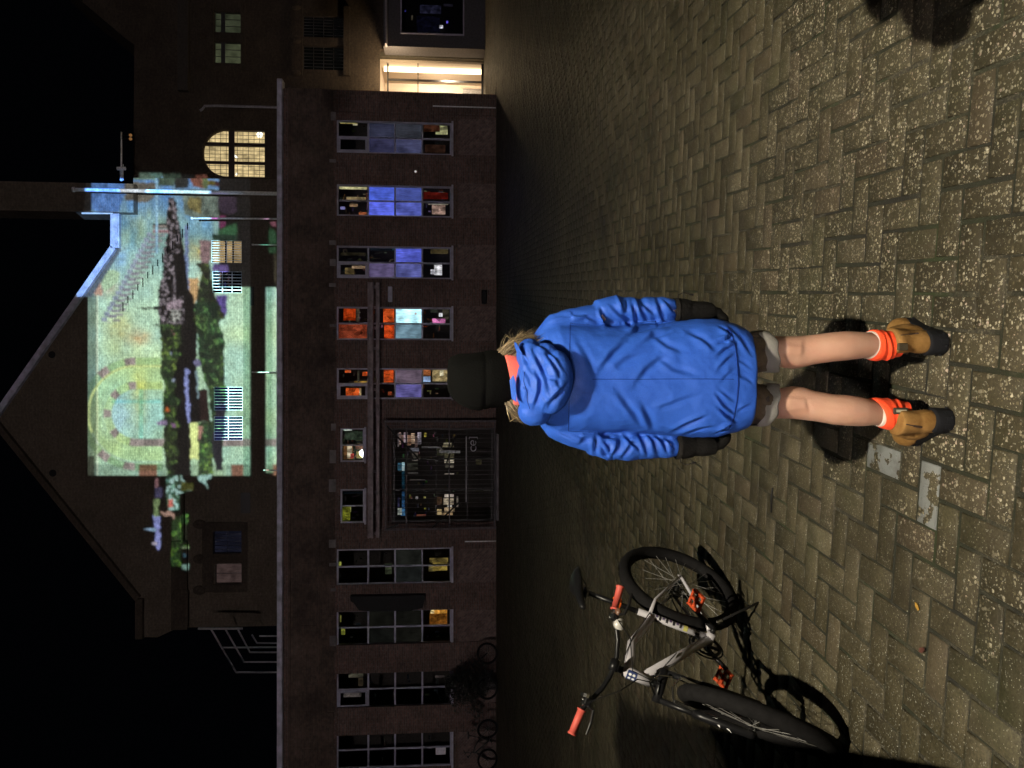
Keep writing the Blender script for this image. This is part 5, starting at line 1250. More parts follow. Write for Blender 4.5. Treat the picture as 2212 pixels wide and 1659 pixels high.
def folds(v, n, lines, back=True):
    """press ridge-and-valley folds into the cloth; lines: (points in picture coords, width, amp)"""
    px, py = project(v); out = np.zeros(len(v))
    wt = np.clip(-n[:, 1]*1.4+.25, 0, 1) if back else np.ones(len(v))
    for pts, w_, amp in lines:
        segs = list(zip(pts[:-1], pts[1:])); L_ = [math.hypot(b[0]-a[0], b[1]-a[1]) for a, b in segs]; tot = sum(L_); acc = 0
        bd = np.full(len(v), 1e9); bs = np.zeros(len(v)); bt = np.zeros(len(v))
        for (a, b), l in zip(segs, L_):
            dx, dy = (b[0]-a[0])/l, (b[1]-a[1])/l
            rx, ry = px-a[0], py-a[1]; t = np.clip(rx*dx+ry*dy, 0, l); qx, qy = rx-t*dx, ry-t*dy; d = np.hypot(qx, qy)
            nx_, ny_ = (-dy, dx) if -dy > 0 or (dy == 0 and dx > 0) else (dy, -dx)
            sg = np.sign(qx*nx_+qy*ny_); m_ = d < bd; bd[m_] = d[m_]; bs[m_] = sg[m_]; bt[m_] = (acc+t[m_])/tot; acc += l
        s_ = bs*bd; env = np.sin(np.pi*np.clip(bt, .02, .98))**.6
        out += wt*env*amp*K_F*(np.exp(-((s_+.75*w_)/w_)**2)*.8-np.exp(-((s_-.45*w_)/w_)**2))
    return v+n*out[:, None]
def path(seq, Y): return [W(*p, Y) for p in seq]
M_jacket, ntj, bj = newmat('blue_rain_jacket')
c_ = mix(ntj, noi(ntj, 6, 4), (.022, .088, .43), (.028, .104, .51))
ntj.links.new(mix(ntj, 1., c_, ramp(ntj, noi(ntj, 260, 2), [(.3, .93), (.7, 1.07)]), 'MULTIPLY'), bj.inputs['Base Color']); bj.inputs['Roughness'].default_value = .52; bj.inputs['Specular IOR Level'].default_value = .22
hj = math_(ntj, 'ADD', math_(ntj, 'MULTIPLY', noi(ntj, 11, 3, rough=.5), 1.), math_(ntj, 'MULTIPLY', noi(ntj, 420, 2), .05)); bump(ntj, bj, hj, .5, .012)
M_seam = simple('jacket_seam', (.006, .022, .15), .95, spec=.1)
M_skin, nts, bs_ = newmat('skin')
ntc = mix(nts, noi(nts, 14, 4), (.40, .215, .145), (.57, .350, .255)); ntc = mix(nts, ramp(nts, noi(nts, 5, 3), [(.4, 0.), (.7, .35)]), ntc, (.52, .235, .175))
nts.links.new(ntc, bs_.inputs['Base Color']); bs_.inputs['Roughness'].default_value = .5; bs_.inputs['Subsurface Weight'].default_value = .12; bs_.inputs['Subsurface Radius'].default_value = (.012, .004, .002)
bump(nts, bs_, noi(nts, 130, 5), .25, .003)
M_hat, nth, bh = newmat('black_knit')
nth.links.new(mix(nth, noi(nth, 40, 3), (.0012, .0013, .0012), (.0028, .0030, .0027)), bh.inputs['Base Color']); bh.inputs['Roughness'].default_value = .95
wv = nth.nodes.new('ShaderNodeTexWave'); wv.inputs['Scale'].default_value = 55; wv.inputs['Distortion'].default_value = 1.5; tc_ = nth.nodes.new('ShaderNodeTexCoord'); nth.links.new(tc_.outputs['Object'], wv.inputs[0]); bump(nth, bh, noi(nth, 150, 4), .5, .004); bh.inputs['Specular IOR Level'].default_value = .1
M_glove = simple('black_fleece', (.0045, .0042, .004), .95, spec=.15, bumpk=.5, bscale=160); M_glovep = simple('dark_glove_palm', (.012, .011, .010), .9, spec=.2, bumpk=.4, bscale=120)
M_fleece = simple('coral_fleece', (.72, .12, .09), .9, var=.12, bumpk=.5, bscale=240)
M_sock = simple('neon_orange_knit', (.95, .075, .016), .85, var=.08, scale=60, bumpk=.5, bscale=300); M_trim = simple('white_elastic', (.62, .56, .50), .8, bumpk=.4, bscale=400)
M_boot, ntb, bb_ = newmat('tan_nubuck')
ntb.links.new(mix(ntb, ramp(ntb, noi(ntb, 22, 5), [(.35, 0.), (.65, 1.)]), (.150, .076, .019), (.255, .140, .045)), bb_.inputs['Base Color']); bb_.inputs['Roughness'].default_value = .85; bb_.inputs['Specular IOR Level'].default_value = .2; bump(ntb, bb_, noi(ntb, 120, 4), .35, .003)
M_sole = simple('black_rubber_sole', (.0065, .007, .009), .85, bumpk=.3, spec=.2)
M_short, ntsh, bsh = newmat('brown_camouflage_cloth')
ntsh.links.new(ramp(ntsh, noi(ntsh, 16, 3), [(.38, (.020, .013, .010)), (.46, (.060, .042, .020)), (.55, (.075, .055, .030)), (.60, (.016, .014, .013)), (.66, (.10, .075, .045))]), bsh.inputs['Base Color']); bsh.inputs['Roughness'].default_value = .9; bump(ntsh, bsh, noi(ntsh, 60, 3), .5, .005)
M_cuff = simple('grey_turned_hem', (.20, .195, .18), .9, var=.15, bumpk=.4, bscale=90)
M_hair, nthr, bhr = newmat('fair_hair')
at_ = nthr.nodes.new('ShaderNodeAttribute'); at_.attribute_name = 'col'; nthr.links.new(at_.outputs['Color'], bhr.inputs['Base Color']); bhr.inputs['Roughness'].default_value = .45

pe = root('person', (0, 2.4, 0), 'person seen from behind in a blue rain jacket, black hat and neon orange socks', 'person')
YM = 2.42
gR = G(*ZL(1905, 478)); gL = G(*ZL(1948, 1005))
# --- body: one continuous skin surface
mb = MB()
def horiz_rings(rows, n=28, p=2.0):
    """rows: (z, cx, cy, a, b)"""
    R = []
    for z, cx, cy, a, b in rows:
        R.append([Vector((cx+a*math.copysign(abs(math.cos(t))**(2/p), math.cos(t)), cy+b*math.copysign(abs(math.sin(t))**(2/p), math.sin(t)), z)) for t in [2*math.pi*k/n for k in range(n)]])
    return R
LEGS = {1: [(300,430,600,0),(450,420,620,.0),(600,412,612,0),(700,413,640,0),(780,411,652,.004),(850,409,640,.004),(930,400,618,-.004),(1050,385,600,-.014),(1150,378,590,-.016),(1260,382,576,-.010),(1380,392,562,-.002),(1480,405,548,.004)],
        -1: [(300,810,990,0),(450,805,1000,0),(600,800,1010,0),(700,786,1012,0),(780,775,1015,.004),(850,780,1021,.004),(930,808,1030,-.004),(1050,832,1052,-.014),(1150,838,1062,-.016),(1260,852,1066,-.010),(1380,882,1058,-.002),(1480,898,1045,.004)]}
ankle = {}
for s_, rows in LEGS.items():
    R_ = []
    for zx, ya, yb, dy in rows:
        Y_ = 2.43; a = W(*ZL(zx, ya), Y_); b = W(*ZL(zx, yb), Y_); hw = (a.x-b.x)/2
        R_.append((a.z, (a.x+b.x)/2, Y_+dy*1.0, hw, hw*(1.0 if zx < 1200 else 1.05)))
    ankle[s_] = R_[-1]; mb.rings(horiz_rings(R_))
    x_, z_ = R_[-1][1], R_[-1][0]; g_ = gR if s_ > 0 else gL; fx_ = Vector((math.sin(.28)*s_, math.cos(.28), 0)); mb.tube([(x_, 2.44, z_+.02), g_+fx_*.055+Vector((0, 0, .09)), g_+fx_*.09+Vector((0, 0, .06)), g_+fx_*.19+Vector((0, 0, .045))], [.034, .028, .026, .02], 12)
cxm = W(*Z7(1200, 618), YM).x
mb.ell((cxm, 2.43, .80), (.155, .105, .14)); mb.rings(horiz_rings([(.78, cxm, 2.43, .15, .10), (.95, cxm, 2.43, .125, .09), (1.10, cxm, 2.43, .135, .095), (1.24, cxm, 2.42, .15, .09), (1.32, cxm, 2.42, .10, .07)]))
hc = W(*Z7(330, 630), YM)
mb.tube([(cxm, 2.43, 1.27), (cxm, 2.435, 1.36), (hc.x, 2.44, 1.46)], [.065, .054, .056], 14)
mb.ell((hc.x, 2.44, 1.495), (.076, .094, .108), 20, 14)
mb.ell((hc.x, 2.515, 1.43), (.045, .035, .05), 14, 10)                        # jaw
mb.tube([(hc.x, 2.53, 1.505), (hc.x, 2.556, 1.475), (hc.x, 2.54, 1.465)], [.008, .013, .01], 8)    # nose
for s_ in (-1, 1): mb.ell((hc.x+s_*.079, 2.44, 1.485), (.010, .018, .028), 10, 8)
ARM = {1: [(740, 310), (900, 258), (1060, 222), (1220, 200), (1400, 188), (1560, 196)], -1: [(740, 890), (900, 955), (1060, 1008), (1220, 1036), (1400, 1038), (1560, 1040)]}
for s_, q in ARM.items():
    P_ = [W(*Z7(*p), YM+.002*i) for i, p in enumerate(q)]; mb.tube([Vector((cxm+s_*.10, YM, 1.27))]+P_, [.036, .032, .026, .022, .020, .018, .017], 12)
    w_ = W(*Z7(1560, 196) if s_ > 0 else Z7(1575, 1040), 2.445); hp = lambda a_, b_, c_: w_+Vector((c_*s_, a_, -b_))
    mb.tube([P_[-1], hp(0, .02, 0)], [.018, .016], 10); mb.rings([[hp(.006+hw*math.cos(t), b_, th*math.sin(t)) for t in [2*math.pi*k/14 for k in range(14)]] for b_, hw, th in ((.0, .018, .012), (.05, .026, .011), (.09, .028, .010))])
    for k, (l, off) in enumerate(((.060, -.028), (.070, -.009), (.066, .011), (.055, .030))):
        a_ = off*.85+.008; cu = .010+.006*k; mb.tube([hp(a_, .08, 0), hp(a_+.002, .088+l*.40, -.004), hp(a_+.004, .085+l*.66, -.012-cu)], [.0060, .0056, .005], 6)
    mb.tube([hp(.022, .035, -.004), hp(.046, .062, -.013), hp(.050, .086, -.021)], [.007, .0062, .0055], 6)
v, n_, f = remesh(mb, .0055, 2)
# knee-pit creases and calf shape
v = folds(v, n_, [([ZL(700, 560), ZL(735, 640)], 5, .004), ([ZL(860, 430), ZL(850, 560)], 6, .0025), ([ZL(870, 870), ZL(890, 960)], 5, .003), ([ZL(690, 520), ZL(700, 600)], 4, .003), ([ZL(720, 470), ZL(800, 478), ZL(880, 486)], 6, .0022), ([ZL(720, 560), ZL(800, 556), ZL(870, 546)], 6, .0022), ([ZL(720, 850), ZL(800, 858), ZL(880, 868)], 6, .0022), ([ZL(720, 960), ZL(800, 955), ZL(870, 948)], 6, .0022), ([ZL(960, 500), ZL(1080, 490), ZL(1200, 486)], 9, .0022), ([ZL(970, 930), ZL(1090, 945), ZL(1220, 960)], 9, .0022)])
body = mkobj('body', v, f, M_skin, pe)
mb = MB()
for s_ in (-1, 1): mb.ell((hc.x+s_*.031, 2.515, 1.50), (.012, .012, .012), 12, 8)
parts(mb, 'eye', simple('eye_white', (.7, .7, .68), .2), body, True)
mb = MB(); mb.tube([(hc.x-.022, 2.541, 1.437), (hc.x, 2.549, 1.436), (hc.x+.022, 2.541, 1.437)], [.003, .005, .003], 8); mb.build('mouth', simple('lips', (.45, .15, .12), .5), body, smooth=True)
# --- jacket: torso and sleeves as one cloth surface
TOR = [(560, 520, 730, .05), (600, 450, 795, .065), (640, 372, 860, .085), (700, 300, 930, .105), (780, 275, 950, .125), (900, 283, 946, .135), (1050, 284, 946, .135), (1200, 284, 950, .132), (1330, 285, 955, .130),
       (1480, 268, 970, .132), (1640, 246, 984, .136), (1760, 246, 986, .136), (1830, 262, 972, .130), (1870, 276, 962, .128), (1910, 292, 945, .128), (1945, 318, 925, .126)]
rows = []
for zx, ya, yb, dp in TOR:
    a = W(*Z7(zx, ya), YM); b = W(*Z7(zx, yb), YM); rows.append((a.z, (a.x+b.x)/2, YM+.01, (a.x-b.x)/2, dp))
mb = MB(); mb.rings(horiz_rings(rows, 40, 2.5))
SL = {1: [(700, 345, 80, 0), (770, 300, 92, 0), (880, 262, 88, 0), (980, 240, 80, .004), (1035, 228, 74, .006), (1050, 203, 84, .008), (1100, 196, 86, .010), (1150, 190, 95, .012), (1190, 196, 84, .014), (1240, 192, 84, .016), (1290, 196, 76, .018), (1330, 190, 84, .02), (1390, 186, 82, .022), (1440, 182, 86, .024), (1490, 190, 74, .026), (1525, 196, 54, .028)],
      -1: [(700, 850, 80, 0), (770, 900, 92, 0), (880, 952, 92, 0), (980, 990, 84, .004), (1005, 998, 80, .006), (1018, 1022, 82, .008), (1060, 1032, 84, .010), (1100, 1040, 92, .012), (1150, 1042, 86, .014), (1220, 1040, 92, .016), (1280, 1040, 80, .018), (1340, 1038, 86, .02), (1400, 1036, 78, .022), (1460, 1036, 80, .024), (1510, 1042, 66, .026), (1535, 1046, 50, .028)]}
for s_, q in SL.items():
    P_ = [W(*Z7(a, b), YM+dy) for a, b, r_, dy in q]; mb.tube([Vector((cxm+s_*.09, YM+.005, 1.255))]+P_, [.055]+[r_*.000506*(1.0 if i > 4 else 1) for i, (a, b, r_, dy) in enumerate(q)], 22)
v, n_, f = remesh(mb, .0058, 3)
T = []
def fl(w_, amp, *pts): T.append(([Z7(*p) for p in pts], w_*(.82 if w_ > 4.6 else 1.), amp*(1. if w_ > 4.6 else .8)))
fl(5, .010, (1790, 300), (1830, 325), (1862, 350)); fl(5, .010, (1780, 385), (1830, 372), (1880, 385)); fl(5, .009, (1775, 470), (1830, 425), (1885, 405)); fl(5, .007, (1780, 560), (1830, 500), (1880, 465)); fl(4, .005, (1790, 640), (1840, 590), (1885, 560))
fl(5, .010, (1770, 955), (1820, 925), (1870, 905)); fl(5, .009, (1780, 800), (1830, 850), (1880, 880)); fl(5, .009, (1770, 720), (1820, 790), (1875, 830)); fl(4, .006, (1790, 690), (1840, 730), (1885, 760)); fl(6, .008, (1490, 945), (1600, 890), (1700, 850)); fl(5, .006, (1560, 965), (1650, 930), (1740, 915))
fl(7, .010, (1215, 345), (1280, 300), (1380, 282), (1500, 272)); fl(8, .006, (1280, 420), (1380, 340), (1500, 310)); fl(9, .006, (1045, 560), (1110, 470), (1210, 380)); fl(10, .005, (1130, 560), (1200, 500), (1330, 440)); fl(10, .006, (1270, 640), (1330, 560), (1450, 470)); fl(9, .005, (1150, 700), (1220, 800), (1310, 920)); fl(9, .006, (1300, 780), (1340, 860), (1370, 930)); fl(8, .005, (1420, 500), (1500, 560), (1640, 600)); fl(8, .005, (1400, 800), (1520, 760), (1640, 720)); fl(8, .006, (1590, 330), (1680, 370), (1760, 440)); fl(8, .005, (1380, 350), (1470, 420), (1560, 450)); fl(10, .004, (900, 380), (960, 480), (990, 560)); fl(6, .006, (1850, 300), (1930, 380), (1985, 470)); fl(5, .005, (1900, 600), (1960, 620), (1995, 650)); fl(5, .005, (1900, 820), (1950, 790), (1990, 780)); fl(5, .004, (1890, 500), (1940, 520), (1990, 560))
fl(5, .006, (860, 275), (885, 262), (960, 240), (1030, 262)); fl(6, .005, (800, 225), (870, 222), (960, 232)); fl(5, .004, (740, 270), (820, 250), (900, 235)); fl(5, .006, (850, 960), (930, 985), (1000, 985)); fl(5, .004, (780, 950), (860, 985), (950, 1020)); fl(4, .004, (900, 1030), (950, 1000), (1000, 985))
for q in (((1045, 175), (1060, 235), (1080, 290)), ((1052, 220), (1078, 262), (1100, 290))): fl(4.5, .012, *q)
for q in (((1110, 165), (1170, 225), (1250, 260)), ((1160, 100), (1185, 150), (1195, 210)), ((1245, 150), (1258, 220), (1270, 290)), ((1275, 110), (1300, 200), (1345, 275)), ((1310, 150), (1345, 190), (1385, 215)), ((1395, 110), (1410, 180), (1440, 262)), ((1440, 125), (1480, 170), (1510, 210)), ((1350, 250), (1400, 262), (1470, 262)), ((1200, 250), (1215, 275), (1235, 292))): fl(4.5, .0095, *q)
for q in (((1015, 975), (1008, 1030), (1012, 1085)), ((1030, 958), (1075, 985), (1140, 990)), ((1160, 1000), (1150, 1050), (1120, 1100)), ((1060, 1000), (1095, 1040), (1105, 1090)), ((1190, 958), (1230, 1010), (1290, 1065)), ((1240, 1010), (1215, 1060), (1180, 1105)), ((1280, 960), (1310, 1020), (1335, 1090)), ((1340, 962), (1375, 1010), (1395, 1085)), ((1370, 960), (1430, 1010), (1460, 1080)), ((1440, 985), (1480, 1010), (1500, 1070)), ((1050, 1050), (1070, 1090), (1110, 1115))): fl(4.5, .0095, *q)
K_F = 1.35; v = folds(v, n_, T); K_F = .8
nz = nnoise(v, 8., 3.1); v = v+n_*(np.abs(nz)*-.0060+.002)[:, None]
nz = nnoise(v, 26., 7.7, 2); v = v+n_*(np.abs(nz)*-.0018)[:, None]
jk = mkobj('jacket', v, f, M_jacket, pe)
bj_ = BVHTree.FromPolygons([Vector(p) for p in v], f)
CAM = Vector((0, 0, H))
def on(bvh, vx, vy, off):
    d = (W(vx, vy, 1.)-CAM).normalized(); h = bvh.ray_cast(CAM, d)
    return h[0]-d*off if h[0] is not None else W(vx, vy, 2.28)
def seam(bvh, pts, r_, off=.0, dense=10):
    out = []
    for a, b in zip(pts[:-1], pts[1:]):
        for k in range(dense): t = k/dense; out.append(on(bvh, a[0]*(1-t)+b[0]*t, a[1]*(1-t)+b[1]*t, off))
    out.append(on(bvh, *pts[-1], off)); return out
mb = MB()
mb.tube(seam(bj_, [Z7(862, 272), Z7(858, 450), Z7(856, 620), Z7(854, 800), Z7(850, 944)], 0, .0004, 14), .0012, 5)
mb.tube(seam(bj_, [Z7(1000, 622), Z7(1300, 622), Z7(1600, 620), Z7(1880, 622)], 0, .0, 22), .0010, 5)
mb.tube(seam(bj_, [Z7(1840, 300), Z7(1866, 335), Z7(1892, 430), Z7(1905, 560), Z7(1908, 650), Z7(1900, 760), Z7(1880, 860), Z7(1850, 930)], 0, .0004, 10), .0022, 5)
mb.tube(seam(bj_, [Z7(862, 272), Z7(900, 280), Z7(980, 284)], 0, .0003, 6), .001, 5); mb.tube(seam(bj_, [Z7(850, 944), Z7(920, 948), Z7(1000, 950)], 0, .0003, 6), .001, 5)
mb.build('seam', M_seam, jk)
# --- hood hanging on the back
mb = MB()
h0 = W(*Z7(690, 640), 2.29)
Mh = Matrix.Rotation(math.radians(8), 4, 'Y')
mb.ell(h0+Vector((.004, .012, .006)), (.116, .056, .072), 28, 16, Mh)
mb.ell(h0+Vector((.0, -.012, -.030)), (.096, .050, .058), 24, 14, Mh)
rg = [Vector((hc.x-.004+.088*math.cos(t), 2.40+.098*math.sin(t), 1.346+.014*math.sin(t*2)-.016*math.cos(t+.4))) for t in [2*math.pi*k/28 for k in range(29)]]
mb.tube(rg, .017, 10, cap=False)
mb.ell(W(*Z7(610, 470), 2.32), (.05, .05, .04)); mb.ell(W(*Z7(640, 820), 2.32), (.045, .05, .05))
v, n_, f = remesh(mb, .0042, 3)
T = []
def fh_(w_, amp, *pts): T.append(([ZH(*p) for p in pts], w_, amp))
fh_(5, .013, (990, 620), (1075, 790), (1150, 960), (1190, 1140)); fh_(5, .011, (1120, 600), (1230, 740), (1310, 880), (1325, 980)); fh_(5, .012, (1000, 860), (1075, 980), (1070, 1120), (1000, 1330)); fh_(6, .013, (1440, 1010), (1330, 1140), (1210, 1270), (1160, 1390))
fh_(4, .007, (880, 720), (950, 850), (990, 930)); fh_(5, .008, (960, 490), (1130, 560), (1290, 700), (1390, 860)); fh_(4, .008, (1180, 970), (1290, 990), (1330, 1090)); fh_(4, .006, (860, 860), (930, 960), (960, 1080)); fh_(4, .006, (840, 1060), (920, 1110), (900, 1220)); fh_(4, .006, (1090, 1180), (1170, 1260), (1110, 1400)); fh_(3.5, .006, (850, 640), (900, 760), (880, 860))
v = folds(v, n_, T); nz = nnoise(v, 22., 9.); v = v+n_*(np.abs(nz)*-.004+.002)[:, None]
hd_ = mkobj('hood', v, f, M_jacket, pe)
bh_ = BVHTree.FromPolygons([Vector(p) for p in v], f)
mb = MB()
mb.tube(seam(bh_, [ZH(880, 880), ZH(870, 1000), ZH(915, 1150), ZH(915, 1250), ZH(950, 1360)], 0, .0002, 6), .0011, 5); mb.build('seam', M_seam, hd_)
def flap(pts, Y0, th, nm, mat):
    P_ = [W(*p[0], Y0+p[1]) for p in pts]; mb = MB(); n0 = len(P_); off = Vector((0, th, 0))
    mb.add(P_+[p+off for p in P_], [tuple(range(n0)), tuple(range(2*n0-1, n0-1, -1))]+[(i, (i+1) % n0, (i+1) % n0+n0, i+n0) for i in range(n0)])
    return mb.build(nm, mat, hd_)
flap([(ZH(748, 485), .0), (ZH(775, 500), -.01), (ZH(850, 640), -.02), (ZH(840, 665), -.02), (ZH(790, 640), .0), (ZH(752, 545), .01)], 2.285, .004, 'collar_edge', M_jacket)
flap([(ZH(685, 985), .0), (ZH(735, 915), -.01), (ZH(765, 1000), -.02), (ZH(778, 1275), -.02), (ZH(715, 1230), -.005), (ZH(706, 1090), .0)], 2.283, .004, 'collar_edge', M_jacket)
flap([(ZH(868, 1300), -.01), (ZH(940, 1310), -.02), (ZH(948, 1410), -.02), (ZH(940, 1510), -.01), (ZH(906, 1548), .0), (ZH(872, 1460), .01)], 2.30, .004, 'collar_edge', M_jacket)
# coral fleece collar inside
mb = MB(); Rg = []
for z_, rr in ((1.34, .074), (1.375, .080), (1.424, .086), (1.430, .080), (1.385, .074)):
    Rg.append([Vector((hc.x+.002+rr*math.cos(t), 2.40+(rr+.012)*math.sin(t), z_+(.014*math.cos(t) if z_ > 1.37 else 0)-.008)) for t in [2*math.pi*k/28 for k in range(28)]])
mb.rings(Rg, cap=False); mb.build('fleece_collar', M_fleece, pe, smooth=True)
# --- hat
HT = [(97, 585, 640), (101, 540, 675), (108, 508, 700), (128, 486, 738), (175, 468, 778), (240, 457, 806), (290, 452, 816), (312, 449, 813), (318, 452, 806), (326, 446, 811), (360, 441, 806), (400, 440, 800), (440, 448, 790), (470, 456, 780), (478, 470, 768)]
rows = []; R = []
for i, (zx, ya, yb) in enumerate(HT):
    a = W(*Z7(zx, ya), 2.43); b = W(*Z7(zx, yb), 2.43); hw = (a.x-b.x)/2; cx = (a.x+b.x)/2; z_ = a.z; t_ = max(0, (zx-250)/230)
    R.append([Vector((cx+hw*math.cos(t), 2.43+hw*1.13*math.sin(t)+.006*math.sin(3*t+1), z_+t_*.020*math.sin(t)-(.004*math.cos(2*t+.6)*t_))) for t in [2*math.pi*k/48 for k in range(48)]])
mb = MB(); mb.rings(R)
hv = np.array([tuple(p) for p in mb.v]); nz = nnoise(hv, 14., 5.); c3 = np.array([hc.x, 2.43, 1.5]); d3 = hv-c3; d3 /= np.linalg.norm(d3, axis=1)[:, None]; hv = hv+d3*(nz*.006)[:, None]; mb.v = [tuple(p) for p in hv]
ho = mb.build('beanie', M_hat, pe, smooth=True)
mb = MB(); mb.tube([W(*Z7(*p), 2.325) for p in ((255, 790), (285, 740), (305, 690))], [.002, .004, .002], 6) if False else None
# --- hair
mb = MB(); rnd = random.Random(8)
def strand(pts, r0, col):
    mb.c = col; mb.tube(pts, [r0, r0, r0*.9, r0*.7, r0*.3][:len(pts)], 3, cap=False)
def hairs(n, root_, mid, tip, spread, Y0):
    for k in range(n):
        t = rnd.random(); u = rnd.random()
        a = (root_[0][0]*(1-t)+root_[1][0]*t, root_[0][1]*(1-t)+root_[1][1]*t); b = (mid[0][0]*(1-t)+mid[1][0]*t, mid[0][1]*(1-t)+mid[1][1]*t); c = (tip[0][0]*(1-t)+tip[1][0]*t, tip[0][1]*(1-t)+tip[1][1]*t)
        j = lambda s_: (rnd.gauss(0, s_), rnd.gauss(0, s_))
        wild = 1 if rnd.random() < .8 else 2.2; ja, jb, jc = j(5), j(spread*.75*wild), j(spread*1.15*wild)
        cut = 1 if rnd.random() < .75 else .8
        P_ = [W(*Z7(a[0]+ja[0], a[1]+ja[1]), Y0+u*.07), W(*Z7((a[0]+b[0])/2+jb[0]*.6, (a[1]+b[1])/2+jb[1]*.6), Y0-.01+u*.08), W(*Z7(b[0]+jb[0], b[1]+jb[1]), Y0-.015+u*.08), W(*Z7((b[0]+c[0])/2+jc[0]*.8, (b[1]+c[1])/2+jc[1]*.7), Y0-.01+u*.08), W(*Z7(c[0]+jc[0], c[1]+jc[1]), Y0+u*.08)]
        g = rnd.random(); col = tuple((np.array((.06, .040, .022))*(1-g)+np.array((.50, .38, .21))*g)*rnd.uniform(.4, 1.25))
        strand(P_, rnd.uniform(.0006, .0015), col)
hairs(330, ((415, 440), (500, 520)), ((500, 385), (540, 470)), ((640, 345), (650, 400)), 13, 2.36)
hairs(60, ((420, 440), (460, 450)), ((490, 395), (510, 405)), ((560, 350), (600, 345)), 16, 2.37)
hairs(220, ((455, 770), (500, 745)), ((510, 830), (535, 790)), ((585, 875), (575, 835)), 9, 2.37)
hairs(40, ((455, 775), (470, 770)), ((510, 850), (520, 840)), ((550, 880), (590, 885)), 12, 2.37)
hairs(260, ((470, 520), (490, 740)), ((520, 520), (530, 740)), ((580, 510), (590, 750)), 10, 2.40)
mb.build('hair', M_hair, pe, smooth=True, colors=True, fix=False)
# --- gloves
def glove(s_, wr, nm):
    """wr: wrist point; the hand hangs down, back of the hand outward, fingers half curled"""
    mb = MB(); fw = Vector((0, 1, 0)); dn = Vector((0, 0, -1)); ou = Vector((s_, 0, 0))
    pt = lambda a, b, c: wr+fw*a+dn*b+ou*c
    mb.tube([pt(0, -.03, 0), pt(0, .0, 0), pt(.002, .025, 0)], [.041, .040, .036], 16)
    Rg = []
    for b, hw, th, cx in ((.015, .036, .031, .002), (.04, .043, .033, .006), (.07, .047, .032, .008), (.098, .045, .028, .008)):
        Rg.append([pt(cx+hw*math.cos(t), b, th*math.sin(t)) for t in [2*math.pi*k/18 for k in range(18)]])
    mb.rings(Rg)
    for k, (l, off) in enumerate(((.060, -.028), (.070, -.009), (.066, .011), (.055, .030))):
        a = off+.008; cu = .010+.006*k
        mb.tube([pt(a, .088, 0), pt(a+.002, .088+l*.40, -.004), pt(a+.004, .088+l*.72, -.012-cu), pt(a+.005, .088+l*.86, -.026-cu)], [.0150, .0142, .0135, .012], 10)
    mb.tube([pt(.030, .035, -.006), pt(.050, .062, -.014), pt(.052, .088, -.022), pt(.046, .104, -.028)], [.018, .0175, .016, .014], 10)
    v, n_, f = remesh(mb, .0036, 2)
    nz = nnoise(v, 40., 2.); v = v+n_*(nz*.002)[:, None]
    g_ = mkobj(nm, v, f, M_glove, pe)
    mb = MB(); mb.rings([[pt((.0415+.001*i)*math.cos(t), -.030+.012*i, (.0415+.001*i)*math.sin(t)) for t in [2*math.pi*k/20 for k in range(20)]] for i in range(2)], cap=False); mb.build('cuff', M_glovep, g_, smooth=True)
    mb = MB(); q = pt(-.02, -.02, .036); mb.tube([q, q+Vector((s_*.012, -.01, .004)), q+Vector((s_*.020, -.012, -.016)), q+Vector((s_*.014, -.012, -.034))], .0016, 5); mb.tube([q+Vector((s_*.014, -.012, -.034)), q+Vector((s_*.013, -.012, -.046))], .0035, 6); mb.build('toggle', M_glovep, g_)
glove(1, W(*Z7(1560, 196), 2.445), 'glove'); glove(-1, W(*Z7(1575, 1040), 2.445), 'glove')
# --- shorts
mb = MB()
mb.ell((cxm, 2.43, .76), (.168, .118, .12)); 
cuffs = {}
for s_, (top, m1, m2, bot) in {1: ((300, 395, 660), (440, 388, 668), (520, 382, 668), (590, 378, 672)), -1: ((300, 770, 1045), (440, 758, 1050), (520, 752, 1056), (590, 760, 1062))}.items():
    R_ = []
    for zx, ya, yb in (top, m1, m2, bot):
        a = W(*ZL(zx, ya), 2.43); b = W(*ZL(zx, yb), 2.43); R_.append((a.z, (a.x+b.x)/2, 2.43, (a.x-b.x)/2, .068))
    cuffs[s_] = R_[-1]; Rr = horiz_rings(R_, 28)
    for q in Rr[-1]: q.z += -.016*(-s_)*(q.x-R_[-1][1])/.06 if False else s_*(q.x-R_[-1][1])*.22
    mb.rings(Rr)
v, n_, f = remesh(mb, .006, 2); nz = nnoise(v, 18., 7.); v = v+n_*(nz*.007)[:, None]
sh_ = mkobj('shorts', v, f, M_short, pe)
for s_, (z_, cx, cy, a, b) in cuffs.items():
    mb = MB(); Rg = []
    for dz, k in ((.030, .99), (.026, 1.03), (.010, 1.045), (-.008, 1.04), (-.013, 1.0), (-.008, .95), (.02, .93)):
        Rg.append([Vector((cx+a*k*math.cos(t), cy+b*k*1.02*math.sin(t), z_+dz+s_*a*k*math.cos(t)*.24+.004*math.sin(3*t+s_)+.003*math.sin(7*t))) for t in [2*math.pi*i/40 for i in range(40)]])
    mb.rings(Rg, cap=False); mb.build('turned_hem', M_cuff, sh_, smooth=True)
mb = MB(); q = W(*ZL(535, 742), 2.36); mb.tube([q+Vector((0, .006, 0)), q], .008, 14); mb.build('eyelet', M_chrome, sh_)
